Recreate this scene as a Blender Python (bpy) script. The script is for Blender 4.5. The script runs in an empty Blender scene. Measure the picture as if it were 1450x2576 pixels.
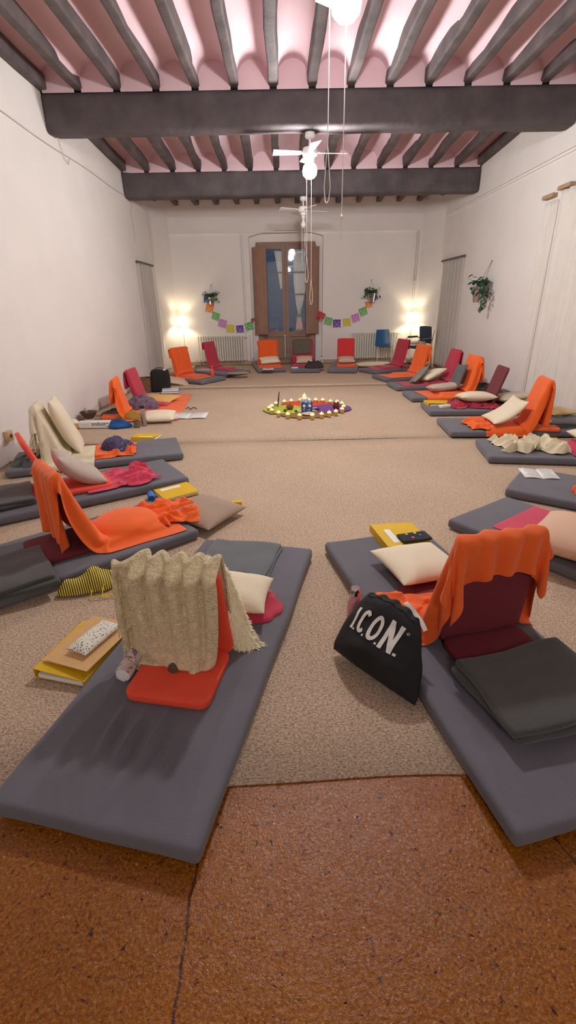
import bpy, bmesh, math, random
import numpy as np
from mathutils import Vector, Matrix, noise, Euler
random.seed(7)
PI = math.pi
scn = bpy.context.scene
COL = scn.collection
# ------------------------------------------------------------------ camera
F_PX, PITCH, ROLL, YAW, EYE = 1187.3, 0.4196, -0.0192, 0.0054, 1.55
_cp, _sp, _cy, _sy = math.cos(PITCH), math.sin(PITCH), math.cos(YAW), math.sin(YAW)
FW = Vector((_sy*_cp, _cy*_cp, -_sp)); _R0 = Vector((_cy, -_sy, 0)); _U0 = _R0.cross(FW)
RT = math.cos(ROLL)*_R0 + math.sin(ROLL)*_U0
UP = -math.sin(ROLL)*_R0 + math.cos(ROLL)*_U0
cam = bpy.data.cameras.new('camera'); cam.sensor_fit = 'HORIZONTAL'; cam.sensor_width = 36
cam.lens = F_PX/1450*36; cam.clip_start = .05; cam.clip_end = 100
co = bpy.data.objects.new('camera', cam); COL.objects.link(co)
co.matrix_world = Matrix(((RT.x, UP.x, -FW.x, 0), (RT.y, UP.y, -FW.y, 0), (RT.z, UP.z, -FW.z, EYE), (0, 0, 0, 1)))
scn.camera = co
def ray(u, v): return (u-725)/F_PX*RT - (v-1288)/F_PX*UP + FW
def at(u, v, z=0.0):           # where the sight line meets the height z
    r = ray(u, v); t = (z-EYE)/r.z
    return Vector((0, 0, EYE)) + t*r
def aty(u, v, y):              # where it meets the plane y
    r = ray(u, v); t = y/r.y
    return Vector((0, 0, EYE)) + t*r
# ------------------------------------------------------------------ materials
def lin(c):
    return tuple(((x/255+.055)/1.055)**2.4 if x > 10 else x/255/12.92 for x in c)
_mats = {}
def M(name, rgb, rough=.8, var=.12, nscale=6, fine=0, fbump=0., bump=0., bscale=20, metal=0, coat=0, emit=None, estr=0, sheen=0, alpha=None, trans=0, var2=None, spec=.5):
    if name in _mats: return _mats[name]
    m = bpy.data.materials.new(name); m.use_nodes = True
    nt = m.node_tree; N = nt.nodes; L = nt.links; b = N['Principled BSDF']
    c = lin(rgb)
    b.inputs['Roughness'].default_value = rough; b.inputs['Metallic'].default_value = metal
    b.inputs['Specular IOR Level'].default_value = spec
    if coat: b.inputs['Coat Weight'].default_value = coat; b.inputs['Coat Roughness'].default_value = .12
    if sheen: b.inputs['Sheen Weight'].default_value = sheen
    if trans: b.inputs['Transmission Weight'].default_value = trans
    if alpha is not None: b.inputs['Alpha'].default_value = alpha
    tc = N.new('ShaderNodeTexCoord')
    n1 = N.new('ShaderNodeTexNoise'); n1.inputs['Scale'].default_value = nscale; n1.inputs['Detail'].default_value = 4
    L.new(tc.outputs['Object'], n1.inputs['Vector'])
    r = N.new('ShaderNodeValToRGB')
    d = tuple(x*(1-var) for x in c); e = tuple(min(1, x*(1+var)) for x in c)
    if var2: e = lin(var2)
    r.color_ramp.elements[0].position = .3; r.color_ramp.elements[1].position = .7
    r.color_ramp.elements[0].color = (*d, 1); r.color_ramp.elements[1].color = (*e, 1)
    L.new(n1.outputs['Fac'], r.inputs['Fac']); col = r.outputs['Color']
    last = None
    if fine:
        n2 = N.new('ShaderNodeTexNoise'); n2.inputs['Scale'].default_value = fine; n2.inputs['Detail'].default_value = 2
        L.new(tc.outputs['Object'], n2.inputs['Vector'])
        mx = N.new('ShaderNodeMix'); mx.data_type = 'RGBA'; mx.blend_type = 'OVERLAY'; mx.inputs['Factor'].default_value = .35
        L.new(col, mx.inputs['A']); L.new(n2.outputs['Fac'], mx.inputs['B']); col = mx.outputs['Result']
        if fbump:
            bp = N.new('ShaderNodeBump'); bp.inputs['Strength'].default_value = fbump; bp.inputs['Distance'].default_value = .004
            L.new(n2.outputs['Fac'], bp.inputs['Height']); last = bp
    if bump:
        n3 = N.new('ShaderNodeTexNoise'); n3.inputs['Scale'].default_value = bscale; n3.inputs['Detail'].default_value = 3
        L.new(tc.outputs['Object'], n3.inputs['Vector'])
        bp = N.new('ShaderNodeBump'); bp.inputs['Strength'].default_value = bump; bp.inputs['Distance'].default_value = .02
        L.new(n3.outputs['Fac'], bp.inputs['Height'])
        if last: L.new(last.outputs[0], bp.inputs['Normal'])
        last = bp
    if last: L.new(last.outputs[0], b.inputs['Normal'])
    L.new(col, b.inputs['Base Color'])
    if emit: b.inputs['Emission Color'].default_value = (*emit, 1); b.inputs['Emission Strength'].default_value = estr
    _mats[name] = m
    return m
wallm = M('plaster white', (234, 229, 224), .95, .03, 1.3, bump=.25, bscale=9)
pinkm = M('pink limewash', (226, 197, 204), .95, .06, 1.5, bump=.2, bscale=7)
beamm = M('dark stained timber', (84, 76, 78), .75, .3, 3, bump=.5, bscale=14)
joistm = M('dark joist timber', (92, 82, 82), .75, .3, 4, bump=.4, bscale=18)
greym = M('charcoal mattress cover', (101, 100, 108), .9, .07, 5, fine=500, fbump=.25, sheen=.15)
orangem = M('orange cotton', (243, 104, 30), .85, .06, 6, fine=700, fbump=.3, sheen=.2)
darkorm = M('burnt orange cotton', (232, 92, 30), .85, .06, 6, fine=700, fbump=.3, sheen=.2)
crimm = M('crimson cotton', (184, 46, 70), .85, .08, 6, fine=600, fbump=.3, sheen=.2)
pinkcm = M('raspberry cotton', (205, 58, 88), .85, .08, 6, fine=600, fbump=.3, sheen=.2)
redm = M('red chair fabric', (240, 82, 54), .8, .03, 5, fine=800, fbump=.15)
coralm = M('coral chair fabric', (232, 84, 66), .8, .03, 5, fine=800, fbump=.15)
maroonm = M('maroon chair fabric', (116, 38, 48), .85, .05, 5, fine=800, fbump=.15)
wineb = M('dark wine chair fabric', (112, 52, 58), .85, .05, 5, fine=800, fbump=.15)
darkgm = M('dark grey wool', (84, 88, 88), .95, .1, 8, fine=260, fbump=.4, sheen=.3)
blackgm = M('charcoal wool', (66, 68, 66), .95, .12, 8, fine=260, fbump=.4, sheen=.3)
olivem = M('slate green blanket', (94, 101, 103), .95, .1, 9, fine=260, fbump=.4, sheen=.3)
creamm = M('cream cushion cotton', (232, 220, 192), .9, .03, 5, fine=500, fbump=.2)
beigem = M('beige cushion cotton', (205, 184, 160), .9, .04, 5, fine=500, fbump=.2)
taupem = M('taupe cushion cotton', (165, 142, 124), .9, .04, 5, fine=500, fbump=.2)
greigem = M('pale grey cushion cotton', (190, 176, 164), .9, .04, 5, fine=500, fbump=.2)
sagem = M('sage grey cotton', (134, 134, 124), .9, .06, 5, fine=500, fbump=.2)
slatem = M('slate cushion cotton', (98, 98, 98), .9, .06, 5, fine=500, fbump=.2)
knitm = M('oatmeal bouclé', (242, 222, 174), .95, .15, 40, fine=170, fbump=1., bump=.9, bscale=110, sheen=.3)
furm = M('cream fleece', (255, 243, 208), .95, .06, 20, sheen=.4)
creamwoolm = M('cream wool', (226, 214, 184), .95, .08, 12, fine=300, fbump=.5)
whitec = M('white cotton', (232, 228, 216), .9, .05, 12, fine=300, fbump=.4)
blackm = M('black canvas', (22, 22, 23), .85, .2, 6, fine=700, fbump=.2)
blackc = M('black cloth', (44, 44, 46), .9, .2, 6, fine=500, fbump=.2)
white = M('white paint', (236, 234, 230), .5, .02)
paperm = M('white paper', (238, 238, 234), .7, .02)
kraftm = M('kraft cardboard', (214, 172, 116), .8, .04, 30)
yellowm = M('mustard card', (222, 180, 14), .55, .04, 8)
yellowc = M('yellow cloth', (226, 196, 30), .85, .1, 10)
gold = M('golden ochre cushion', (224, 180, 104), .9, .05, 8, fine=400, fbump=.2)
mustc = M('mustard brown shawl', (158, 122, 48), .9, .2, 20, fine=400, fbump=.4)
steel = M('brushed steel', (190, 188, 186), .28, .05, metal=1)
chrome = M('chrome', (215, 215, 215), .12, .02, metal=1)
pinkbm = M('rose bottle enamel', (212, 150, 156), .3, .03, coat=.5)
bluem = M('royal blue cloth', (24, 84, 150), .85, .15, 12)
bluep = M('blue plastic shell', (38, 92, 142), .35, .04)
navym = M('navy upholstery', (58, 66, 82), .9, .08, fine=400, fbump=.3)
redpl = M('orange red bottle', (224, 88, 62), .35, .03, coat=.4)
woodb = M('brown painted wood', (152, 122, 104), .6, .08, 6, bump=.1)
woodd = M('shutter brown paint', (158, 124, 106), .55, .08, 5, bump=.1)
radm = M('white radiator enamel', (228, 226, 216), .4, .02)
linem = M('off white cord', (232, 228, 220), .7, .02)
cablem = M('painted cable', (204, 196, 190), .7, .03)
dooredge = M('dark rod', (96, 84, 74), .6, .1)
tanwood = M('pale wooden bracket', (178, 148, 112), .6, .1)
curtm = M('grey white curtain voile', (196, 190, 182), .95, .04, 5, fine=300, fbump=.2)
netm = M('white net', (250, 248, 244), .95, .02)
curtw = M('white curtain cotton', (226, 221, 214), .95, .03, 5, fine=300, fbump=.2)
leafm = M('leaf green', (58, 102, 52), .5, .3, 12)
leafd = M('deep leaf green', (44, 88, 62), .5, .3, 12)
stemm = M('stem brown', (110, 82, 52), .8, .2)
waxm = M('warm wax', (252, 238, 190), .5, .02, emit=(1, .76, .42), estr=.35)
flamem = M('candle flame', (255, 220, 150), .5, 0, emit=(1, .7, .3), estr=3)
glassam = M('amber glass cup', (196, 160, 78), .15, .05, coat=.5)
feltg = M('lime felt', (172, 180, 62), .95, .08, 30); feltr = M('red felt', (214, 66, 48), .95, .06, 30)
feltp = M('purple felt', (112, 66, 128), .95, .08, 30); feltb = M('brown felt', (138, 104, 54), .95, .1, 30)
bulbm = M('lit opal globe', (255, 255, 255), .4, 0, emit=(1, .975, .96), estr=330)
dimm = M('lit opal globe, dimmer', (255, 255, 255), .4, 0, emit=(1, .975, .96), estr=190)  # globe of the added fill fan behind the camera
shadem = M('lit cream lamp shade', (255, 240, 205), .8, 0, emit=(1, .88, .64), estr=1.5)
fanw = M('white fan enamel', (240, 240, 240), .4, .02)
silverl = M('silver felt print', (226, 224, 214), .8, .03)

def carpet_mat():
    m = bpy.data.materials.new('beige loop carpet'); m.use_nodes = True
    nt = m.node_tree; N = nt.nodes; L = nt.links; b = N['Principled BSDF']; b.inputs['Roughness'].default_value = .97
    b.inputs['Specular IOR Level'].default_value = .15
    tc = N.new('ShaderNodeTexCoord'); mp = N.new('ShaderNodeMapping'); mp.inputs['Scale'].default_value = (1, 1.7, 1)
    L.new(tc.outputs['Object'], mp.inputs['Vector'])
    n = N.new('ShaderNodeTexNoise'); n.inputs['Scale'].default_value = 95; n.inputs['Detail'].default_value = 3; n.inputs['Distortion'].default_value = .6
    L.new(mp.outputs[0], n.inputs['Vector'])
    r = N.new('ShaderNodeValToRGB'); e = r.color_ramp.elements
    e[0].position = .34; e[0].color = (*lin((150, 128, 108)), 1); e[1].position = .64; e[1].color = (*lin((218, 194, 168)), 1)
    L.new(n.outputs['Fac'], r.inputs['Fac'])
    n2 = N.new('ShaderNodeTexNoise'); n2.inputs['Scale'].default_value = 1.1; n2.inputs['Detail'].default_value = 3
    L.new(tc.outputs['Object'], n2.inputs['Vector'])
    mx = N.new('ShaderNodeMix'); mx.data_type = 'RGBA'; mx.blend_type = 'OVERLAY'; mx.inputs['Factor'].default_value = .14
    L.new(r.outputs[0], mx.inputs['A']); L.new(n2.outputs['Fac'], mx.inputs['B'])
    L.new(mx.outputs['Result'], b.inputs['Base Color'])
    bp = N.new('ShaderNodeBump'); bp.inputs['Strength'].default_value = .7; bp.inputs['Distance'].default_value = .006
    L.new(n.outputs['Fac'], bp.inputs['Height']); L.new(bp.outputs[0], b.inputs['Normal'])
    return m
carpm = carpet_mat()
def floor_mat():
    m = bpy.data.materials.new('waxed terracotta slabs'); m.use_nodes = True
    nt = m.node_tree; N = nt.nodes; L = nt.links; b = N['Principled BSDF']
    tc = N.new('ShaderNodeTexCoord'); o = tc.outputs['Object']
    def nz(s, d=4, dist=0, rough=.5):
        n = N.new('ShaderNodeTexNoise'); n.inputs['Scale'].default_value = s; n.inputs['Detail'].default_value = d
        n.inputs['Distortion'].default_value = dist; n.inputs['Roughness'].default_value = rough
        L.new(o, n.inputs['Vector']); return n.outputs['Fac']
    def ramp(f, *st):
        r = N.new('ShaderNodeValToRGB'); e = r.color_ramp.elements
        e[0].position, c0 = st[0]; e[0].color = (*c0, 1); e[1].position, c1 = st[-1]; e[1].color = (*c1, 1)
        for p, c in st[1:-1]:
            x = e.new(p); x.color = (*c, 1)
        L.new(f, r.inputs['Fac']); return r.outputs['Color']
    def mix(a, bb, f, t='MIX'):
        x = N.new('ShaderNodeMix'); x.data_type = 'RGBA'; x.blend_type = t
        if isinstance(f, float): x.inputs['Factor'].default_value = f
        else: L.new(f, x.inputs['Factor'])
        for s, y in (('A', a), ('B', bb)):
            if isinstance(y, tuple): x.inputs[s].default_value = (*y, 1)
            else: L.new(y, x.inputs[s])
        return x.outputs['Result']
    base = ramp(nz(2.2, 5, .4), (.25, lin((108, 60, 4))), (.5, lin((142, 82, 8))), (.75, lin((176, 112, 16))))
    speck = ramp(nz(105, 3, .2, .7), (.36, lin((70, 34, 4))), (.5, lin((150, 88, 16))), (.66, lin((212, 158, 76))))
    c = mix(base, speck, .5)
    c = mix(c, ramp(nz(1.1, 3), (.35, lin((156, 88, 10))), (.65, lin((118, 52, 10)))), .35)
    pit = ramp(nz(48, 5, .6, .75), (.35, (1, 1, 1)), (.42, (0, 0, 0)))
    c = mix(c, lin((46, 16, 8)), pit)
    chip = ramp(nz(60, 4, .3, .7), (.66, (0, 0, 0)), (.72, (1, 1, 1)))
    c = mix(c, lin((206, 168, 120)), chip)
    # joints between the slabs
    sp = N.new('ShaderNodeSeparateXYZ'); L.new(o, sp.inputs[0])
    def math_(op, a, bb=None):
        x = N.new('ShaderNodeMath'); x.operation = op
        for i, y in enumerate((a, bb)):
            if y is None: continue
            if isinstance(y, (int, float)): x.inputs[i].default_value = y
            else: L.new(y, x.inputs[i])
        return x.outputs[0]
    wob = math_('MULTIPLY', math_('SUBTRACT', nz(3.2, 6, 0, .6), .5), .075)
    masks = []
    for a_, b_, c_ in ((1, -.02, .305), (1, .38, -1.17)):   # a x + b y + c = 0
        dist = math_('ABSOLUTE', math_('ADD', math_('ADD', math_('ADD', math_('MULTIPLY', sp.outputs[0], a_), math_('MULTIPLY', sp.outputs[1], b_)), c_), wob))
        masks.append(math_('MULTIPLY', math_('LESS_THAN', math_('ADD', dist, math_('MULTIPLY', nz(38, 4, .3, .7), .016)), .0115), .85))
    mk = masks[0]
    for k in masks[1:]: mk = math_('MAXIMUM', mk, k)
    c = mix(c, lin((58, 28, 16)), mk)
    L.new(c, b.inputs['Base Color'])
    L.new(ramp(nz(34, 4), (.3, (.10,)*3), (.7, (.34,)*3)), b.inputs['Roughness'])
    b.inputs['Coat Weight'].default_value = .34; b.inputs['Coat Roughness'].default_value = .10; b.inputs['Specular IOR Level'].default_value = .32
    bp = N.new('ShaderNodeBump'); bp.inputs['Strength'].default_value = .55; bp.inputs['Distance'].default_value = .005
    h = math_('SUBTRACT', math_('ADD', nz(95, 4, .3, .7), math_('MULTIPLY', nz(14, 3), 1.2)), mk)
    L.new(h, bp.inputs['Height']); L.new(bp.outputs[0], b.inputs['Normal']); L.new(bp.outputs[0], b.inputs['Coat Normal'])
    return m
floorm = floor_mat()
def pattern_mat(name, cols, scale=25, kind='VORONOI', rough=.85):
    m = bpy.data.materials.new(name); m.use_nodes = True
    nt = m.node_tree; N = nt.nodes; L = nt.links; b = N['Principled BSDF']; b.inputs['Roughness'].default_value = rough
    tc = N.new('ShaderNodeTexCoord'); r = N.new('ShaderNodeValToRGB'); r.color_ramp.interpolation = 'CONSTANT'
    if kind == 'VORONOI':
        t = N.new('ShaderNodeTexVoronoi'); t.inputs['Scale'].default_value = scale
        out = N.new('ShaderNodeSeparateColor'); L.new(t.outputs['Color'], out.inputs[0]); f = out.outputs[0]
    elif kind == 'SPOT':
        t = N.new('ShaderNodeTexVoronoi'); t.inputs['Scale'].default_value = scale; f = t.outputs['Distance']
    elif kind == 'WAVE':
        t = N.new('ShaderNodeTexWave'); t.inputs['Scale'].default_value = scale; t.inputs['Distortion'].default_value = 1; f = t.outputs['Fac']
    else:
        t = N.new('ShaderNodeTexNoise'); t.inputs['Scale'].default_value = scale; t.inputs['Distortion'].default_value = 1.2; f = t.outputs['Fac']
    L.new(tc.outputs['Object'], t.inputs['Vector']); L.new(f, r.inputs['Fac'])
    e = r.color_ramp.elements; n = len(cols)
    e[0].position = 0; e[0].color = (*lin(cols[0][1]), 1); e[1].position = cols[1][0]; e[1].color = (*lin(cols[1][1]), 1)
    for p, c in cols[2:]:
        x = e.new(p); x.color = (*lin(c), 1)
    L.new(r.outputs[0], b.inputs['Base Color'])
    return m
batikm = pattern_mat('blue batik print', [(0, (40, 58, 84)), (.40, (58, 62, 92)), (.5, (110, 44, 86)), (.56, (40, 60, 88)), (.62, (40, 140, 170)), (.68, (46, 56, 86))], 22, 'NOISE')
batik2 = pattern_mat('grey violet batik print', [(0, (104, 96, 116)), (.44, (126, 110, 126)), (.52, (104, 64, 82)), (.6, (80, 96, 124))], 16, 'NOISE')
speckm = pattern_mat('white cotton with black leaf print', [(0, (60, 60, 56)), (.22, (120, 120, 112)), (.30, (226, 222, 208))], 95, 'SPOT')
flowerm = pattern_mat('white roll with mauve print', [(0, (222, 206, 200)), (.47, (212, 186, 182)), (.55, (150, 116, 140)), (.6, (232, 222, 216))], 14, 'NOISE')
stripey = pattern_mat('yellow striped weave', [(0, (52, 46, 30)), (.38, (206, 180, 40)), (.8, (232, 214, 96))], 26, 'WAVE')
plaidm = pattern_mat('grey brown plaid', [(0, (96, 88, 76)), (.4, (120, 112, 96)), (.6, (84, 76, 66))], 9, 'WAVE')
cowm = pattern_mat('black and white enamel', [(0, (236, 236, 232)), (.55, (30, 30, 32))], 14, 'NOISE', .3)
maskm = pattern_mat('blue painted mask', [(0, (30, 60, 110)), (.5, (60, 110, 170)), (.62, (230, 230, 225))], 40, 'NOISE', .4)
stonem = pattern_mat('coverbook print', [(0, (236, 236, 234)), (.5, (70, 70, 74)), (.56, (236, 236, 234))], 40, 'NOISE', .5)

# ------------------------------------------------------------------ mesh helpers
class MB:
    def __init__(s): s.v = []; s.f = []
    def add(s, vs, fs, T=None):
        o = len(s.v)
        s.v += [tuple(T @ Vector(p)) if T is not None else tuple(p) for p in vs]
        s.f += [tuple(i+o for i in f) for f in fs]; return s
    def box(s, c, d, T=None):
        x, y, z = c; a, b, e = d[0]/2, d[1]/2, d[2]/2
        vs = [(x+i*a, y+j*b, z+k*e) for i in (-1, 1) for j in (-1, 1) for k in (-1, 1)]
        return s.add(vs, [(0, 1, 3, 2), (4, 6, 7, 5), (0, 4, 5, 1), (2, 3, 7, 6), (0, 2, 6, 4), (1, 5, 7, 3)], T)
    def grid(s, P, closeu=False, closev=False, T=None):
        n = len(P); m = len(P[0]); vs = [p for r in P for p in r]; fs = []
        for i in range(n if closeu else n-1):
            for j in range(m if closev else m-1):
                fs.append((i*m+j, i*m+(j+1) % m, ((i+1) % n)*m+(j+1) % m, ((i+1) % n)*m+j))
        return s.add(vs, fs, T)
    def lathe(s, prof, n=24, T=None, cap=True):
        P = [[(r*math.cos(2*PI*j/n), r*math.sin(2*PI*j/n), z) for j in range(n)] for r, z in prof]
        s.grid(P, closev=True, T=T)
        if cap:
            for r, z in (prof[0], prof[-1]):
                if r > 1e-5: s.add([(r*math.cos(2*PI*j/n), r*math.sin(2*PI*j/n), z) for j in range(n)], [tuple(range(n))], T)
        return s
    def tube(s, pts, r, n=8, T=None):
        pts = [Vector(p) for p in pts]; P = []
        for i, p in enumerate(pts):
            d = (pts[min(i+1, len(pts)-1)]-pts[max(i-1, 0)]).normalized()
            a = d.orthogonal().normalized() if i == 0 else (a - d*a.dot(d)).normalized()
            b = d.cross(a); rr = r[i] if isinstance(r, (list, tuple)) else r
            P.append([tuple(p+(a*math.cos(2*PI*k/n)+b*math.sin(2*PI*k/n))*rr) for k in range(n)])
        s.grid(P, closev=True, T=T)
        for q in (P[0], P[-1]): s.add(q, [tuple(range(n))], T)
        return s
    def rbox(s, dx, dy, dz, r, nx=6, ny=6, nz=2, fn=None, T=None, c=(0, 0, 0)):
        h = (dx/2, dy/2, dz/2); r = min(r, min(h)*.999)
        def ax(hh, n):
            a = [-hh, -hh+r*.3, -hh+r*.65, -hh+r]
            mid = [(-hh+r)+(2*(hh-r))*k/n for k in range(1, n)] if n > 1 else []
            return a+mid+[hh-r, hh-r*.65, hh-r*.3, hh]
        A = [ax(h[0], nx), ax(h[1], ny), ax(h[2], nz)]
        idx = {}; vs = []; fs = []
        def vid(p):
            k = tuple(round(q, 6) for q in p)
            if k not in idx:
                cc = [max(-h[i]+r, min(h[i]-r, p[i])) for i in range(3)]
                d = Vector([p[i]-cc[i] for i in range(3)])
                q = Vector(cc)
                if d.length > 1e-9: q += d.normalized()*r
                if fn: q = Vector(fn(q))
                idx[k] = len(vs); vs.append((q.x+c[0], q.y+c[1], q.z+c[2]))
            return idx[k]
        for axn in range(3):
            a, b = [i for i in range(3) if i != axn]
            for sg in (-1, 1):
                for i in range(len(A[a])-1):
                    for j in range(len(A[b])-1):
                        q = []
                        for ii, jj in ((i, j), (i+1, j), (i+1, j+1), (i, j+1)):
                            p = [0, 0, 0]; p[axn] = sg*h[axn]; p[a] = A[a][ii]; p[b] = A[b][jj]
                            q.append(vid(p))
                        if (sg > 0) == (axn == 1): q.reverse()
                        fs.append(tuple(q))
        return s.add(vs, fs, T)
    def build(s, name, mat, parent=None, smooth=True, loc=None, angle=40):
        me = bpy.data.meshes.new(name); me.from_pydata(s.v, [], s.f); me.validate(); me.update()
        if isinstance(mat, (list, tuple)):
            for k in mat: me.materials.append(k)
        else: me.materials.append(mat)
        bm = bmesh.new(); bm.from_mesh(me); bmesh.ops.recalc_face_normals(bm, faces=bm.faces); bm.to_mesh(me); bm.free()
        if smooth:
            me.polygons.foreach_set('use_smooth', [True]*len(me.polygons))
            try: me.set_sharp_from_angle(angle=math.radians(angle))
            except Exception: pass
        o = bpy.data.objects.new(name, me); COL.objects.link(o)
        if parent: o.parent = parent
        if loc is not None:
            o.location = loc
        return o
def recenter(o, base=None):
    """moves a top level mesh's origin to the middle of its foot"""
    me = o.data; n = len(me.vertices); a = np.empty(n*3); me.vertices.foreach_get('co', a); a = a.reshape(-1, 3)
    c = np.array([a[:, 0].mean(), a[:, 1].mean(), a[:, 2].min()])
    me.vertices.foreach_set('co', (a-c).ravel()); me.update(); o.location = Vector(o.location)+Vector(c)
    return o
def tag(o, label=None, cat=None, group=None, kind=None):
    if label: o['label'] = label
    if cat: o['category'] = cat
    if group: o['group'] = group
    if kind: o['kind'] = kind
    return o
def thing(name, label, cat, loc=(0, 0, 0), rz=0, group=None):
    o = bpy.data.objects.new(name, None); COL.objects.link(o); o.empty_display_size = .05
    o.location = loc; o.rotation_euler = (0, 0, rz)
    return tag(o, label, cat, group)
def copy_tree(o, parent=None):
    c = o.copy(); COL.objects.link(c); c.parent = parent
    for ch in [x for x in bpy.data.objects if x.parent == o]: copy_tree(ch, c)
    return c
def struct(name, mb, mat, parent=None, smooth=False):
    o = mb.build(name, mat, parent, smooth)
    o['kind'] = 'structure'
    return o
def T_(loc=(0, 0, 0), rx=0, ry=0, rz=0):
    return Matrix.Translation(Vector(loc)) @ Euler((rx, ry, rz)).to_matrix().to_4x4()
def nz3(x, y, z=0, s=1): return noise.noise(Vector((x*s, y*s, z*s+3.1)))
def mods(o, sol=0, sub=0, off=0):
    if sol:
        m = o.modifiers.new('thickness', 'SOLIDIFY'); m.thickness = sol; m.offset = off
    if sub:
        m = o.modifiers.new('smooth', 'SUBSURF'); m.levels = sub; m.render_levels = sub
    return o
# ------------------------------------------------------------------ cloth (position based, settles on boxes)
class OBB:
    def __init__(s, T, half, th=.006):
        s.c = np.array(T.translation); s.R = np.array(T.to_3x3()); s.h = np.array(half); s.th = th
    def push(s, P):
        q = (P-s.c) @ s.R; e = np.abs(q)-(s.h+s.th); ins = (e < 0).all(-1)
        if not ins.any(): return ins
        idx = np.where(ins); qq = q[idx]; ee = e[idx]; ax = ee.argmax(1); k = np.arange(len(ax))
        sg = np.where(qq[k, ax] >= 0, 1., -1.); qq[k, ax] = sg*(s.h+s.th)[ax]
        P[idx] = qq @ s.R.T + s.c
        return ins
class ELL:
    def __init__(s, T, half, th=.006):
        s.c = np.array(T.translation); s.R = np.array(T.to_3x3()); s.h = np.array(half)+th
    def push(s, P):
        q = (P-s.c) @ s.R/s.h; l = np.sqrt((q*q).sum(-1)); ins = l < 1
        if ins.any():
            i = np.where(ins); qq = q[i]/np.maximum(l[i], 1e-3)[:, None]
            P[i] = (qq*s.h) @ s.R.T + s.c
        return ins
def settle(P, R0, sl, cols, steps=110, iters=9, floor=.012, bend=.25, pins=None, mu=.3):
    """R0: the sheet as cut (gives the rest lengths, times sl along and across), P: where it starts"""
    P = P.copy(); V = P.copy(); g = -9.8; dt = 1/55
    ln = lambda q: np.sqrt((q*q).sum(-1, keepdims=True))
    U1 = ln(R0[:, 1:]-R0[:, :-1])*sl[0]; V1 = ln(R0[1:]-R0[:-1])*sl[1]
    dg = lambda du: np.sqrt(du[:-1]**2*.5+du[1:]**2*.5+(V1[:, 1:]*.5+V1[:, :-1]*.5)**2)
    D1 = dg(U1); U2 = U1[:, 1:]+U1[:, :-1]; V2 = V1[1:]+V1[:-1]
    def con(a, b, L, k):
        d = b-a; l = np.sqrt((d*d).sum(-1, keepdims=True))+1e-9
        d *= (l-L)/l*.5*k; a += d; b -= d
    pp = None if pins is None else P[pins].copy()
    ny, nx = P.shape[:2]
    def rng(n, s0, st, hop):
        k = len(range(s0, n-hop, st)); return slice(s0, s0+st*(k-1)+1, st), slice(s0+hop, s0+hop+st*(k-1)+1, st)
    for st in range(steps):
        vel = (P-V)*.965
        sp = np.sqrt((vel**2).sum(-1, keepdims=True)); vel *= np.minimum(1, .02/np.maximum(sp, 1e-9))
        V = P.copy(); P = P+vel; P[..., 2] += g*dt*dt
        for it in range(iters):
            for s0 in (0, 1):
                p, q = rng(nx, s0, 2, 1); con(P[:, p], P[:, q], U1[:, p], 1)
                p, q = rng(ny, s0, 2, 1); con(P[p], P[q], V1[p], 1)
                con(P[p, :-1], P[q, 1:], D1[p], .35); con(P[p, 1:], P[q, :-1], D1[p], .35)
            if it % 2 == 0:
                for s0 in range(4):
                    if nx-2-s0 > 0: p, q = rng(nx, s0, 4, 2); con(P[:, p], P[:, q], U2[:, p], bend)
                    if ny-2-s0 > 0: p, q = rng(ny, s0, 4, 2); con(P[p], P[q], V2[p], bend)
            if it % 3 == 2 or it == iters-1:
                hit = np.zeros(P.shape[:2], bool)
                for c in cols: hit |= c.push(P)
                lo = P[..., 2] < floor; P[..., 2][lo] = floor; hit |= lo
            if pins is not None: P[pins] = pp
        P[hit] = V[hit]+(P[hit]-V[hit])*mu
        for c in cols: c.push(P)
        V[hit] = P[hit]-(P[hit]-V[hit])*.3
    return P
def sheet_obj(name, P, mat, label, cat, parent=None, sol=.004, sub=1, group=None):
    mb = MB(); mb.grid([[tuple(p) for p in r] for r in P])
    o = mb.build(name, mat, parent, angle=180)
    if parent is None: recenter(o); tag(o, label, cat, group)
    mods(o, sol, sub); return o
# ------------------------------------------------------------------ soft things
def pillow_mb(w, l, h, T=None, bend=0, seed=0, n=16, wr=.5, pinch=.07):
    mb = MB(); top = []; bot = []
    def P(u, v, s):
        prof = (max(0, 1-abs(u)**3.2)**.55)*(max(0, 1-abs(v)**3.2)**.55)
        x = w/2*u*(1-pinch*(1-v*v)); y = l/2*v*(1-pinch*(1-u*u))
        nn = nz3(u*2.1+seed, v*2.1, seed)*.16*wr+nz3(u*5+seed, v*4, seed)*.05*wr
        z = s*h/2*prof*(1+nn)
        if bend:
            R = l/bend; a = y/R; yy = (R-z)*math.sin(a); zz = R-(R-z)*math.cos(a); y, z = yy, zz
        return (x, y, z)
    us = [math.sin(PI/2*(2*i/n-1)) for i in range(n+1)]
    for s, dst in ((1, top), (-1, bot)):
        for u in us: dst.append([P(u, v, s) for v in us])
    mb.grid(top, T=T); mb.grid(bot, T=T)
    return mb
def weld(o, d=.0008):
    bm = bmesh.new(); bm.from_mesh(o.data); bmesh.ops.remove_doubles(bm, verts=bm.verts, dist=d)
    bmesh.ops.recalc_face_normals(bm, faces=bm.faces); bm.to_mesh(o.data); bm.free(); return o
def pillow(name, label, w, l, h, loc, mat, rz=0, rx=0, ry=0, bend=0, seed=0, cat='cushion', wr=.6, group=None, piping=None):
    """loc is the centre of the cushion"""
    T = T_((0, 0, 0), rx, ry, 0)
    o = weld(pillow_mb(w, l, h, T, bend, seed, wr=wr).build(name, mat, angle=60)); o.location = loc; o.rotation_euler = (0, 0, rz)
    tag(o, label, cat, group)
    me = o.data
    return o
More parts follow.
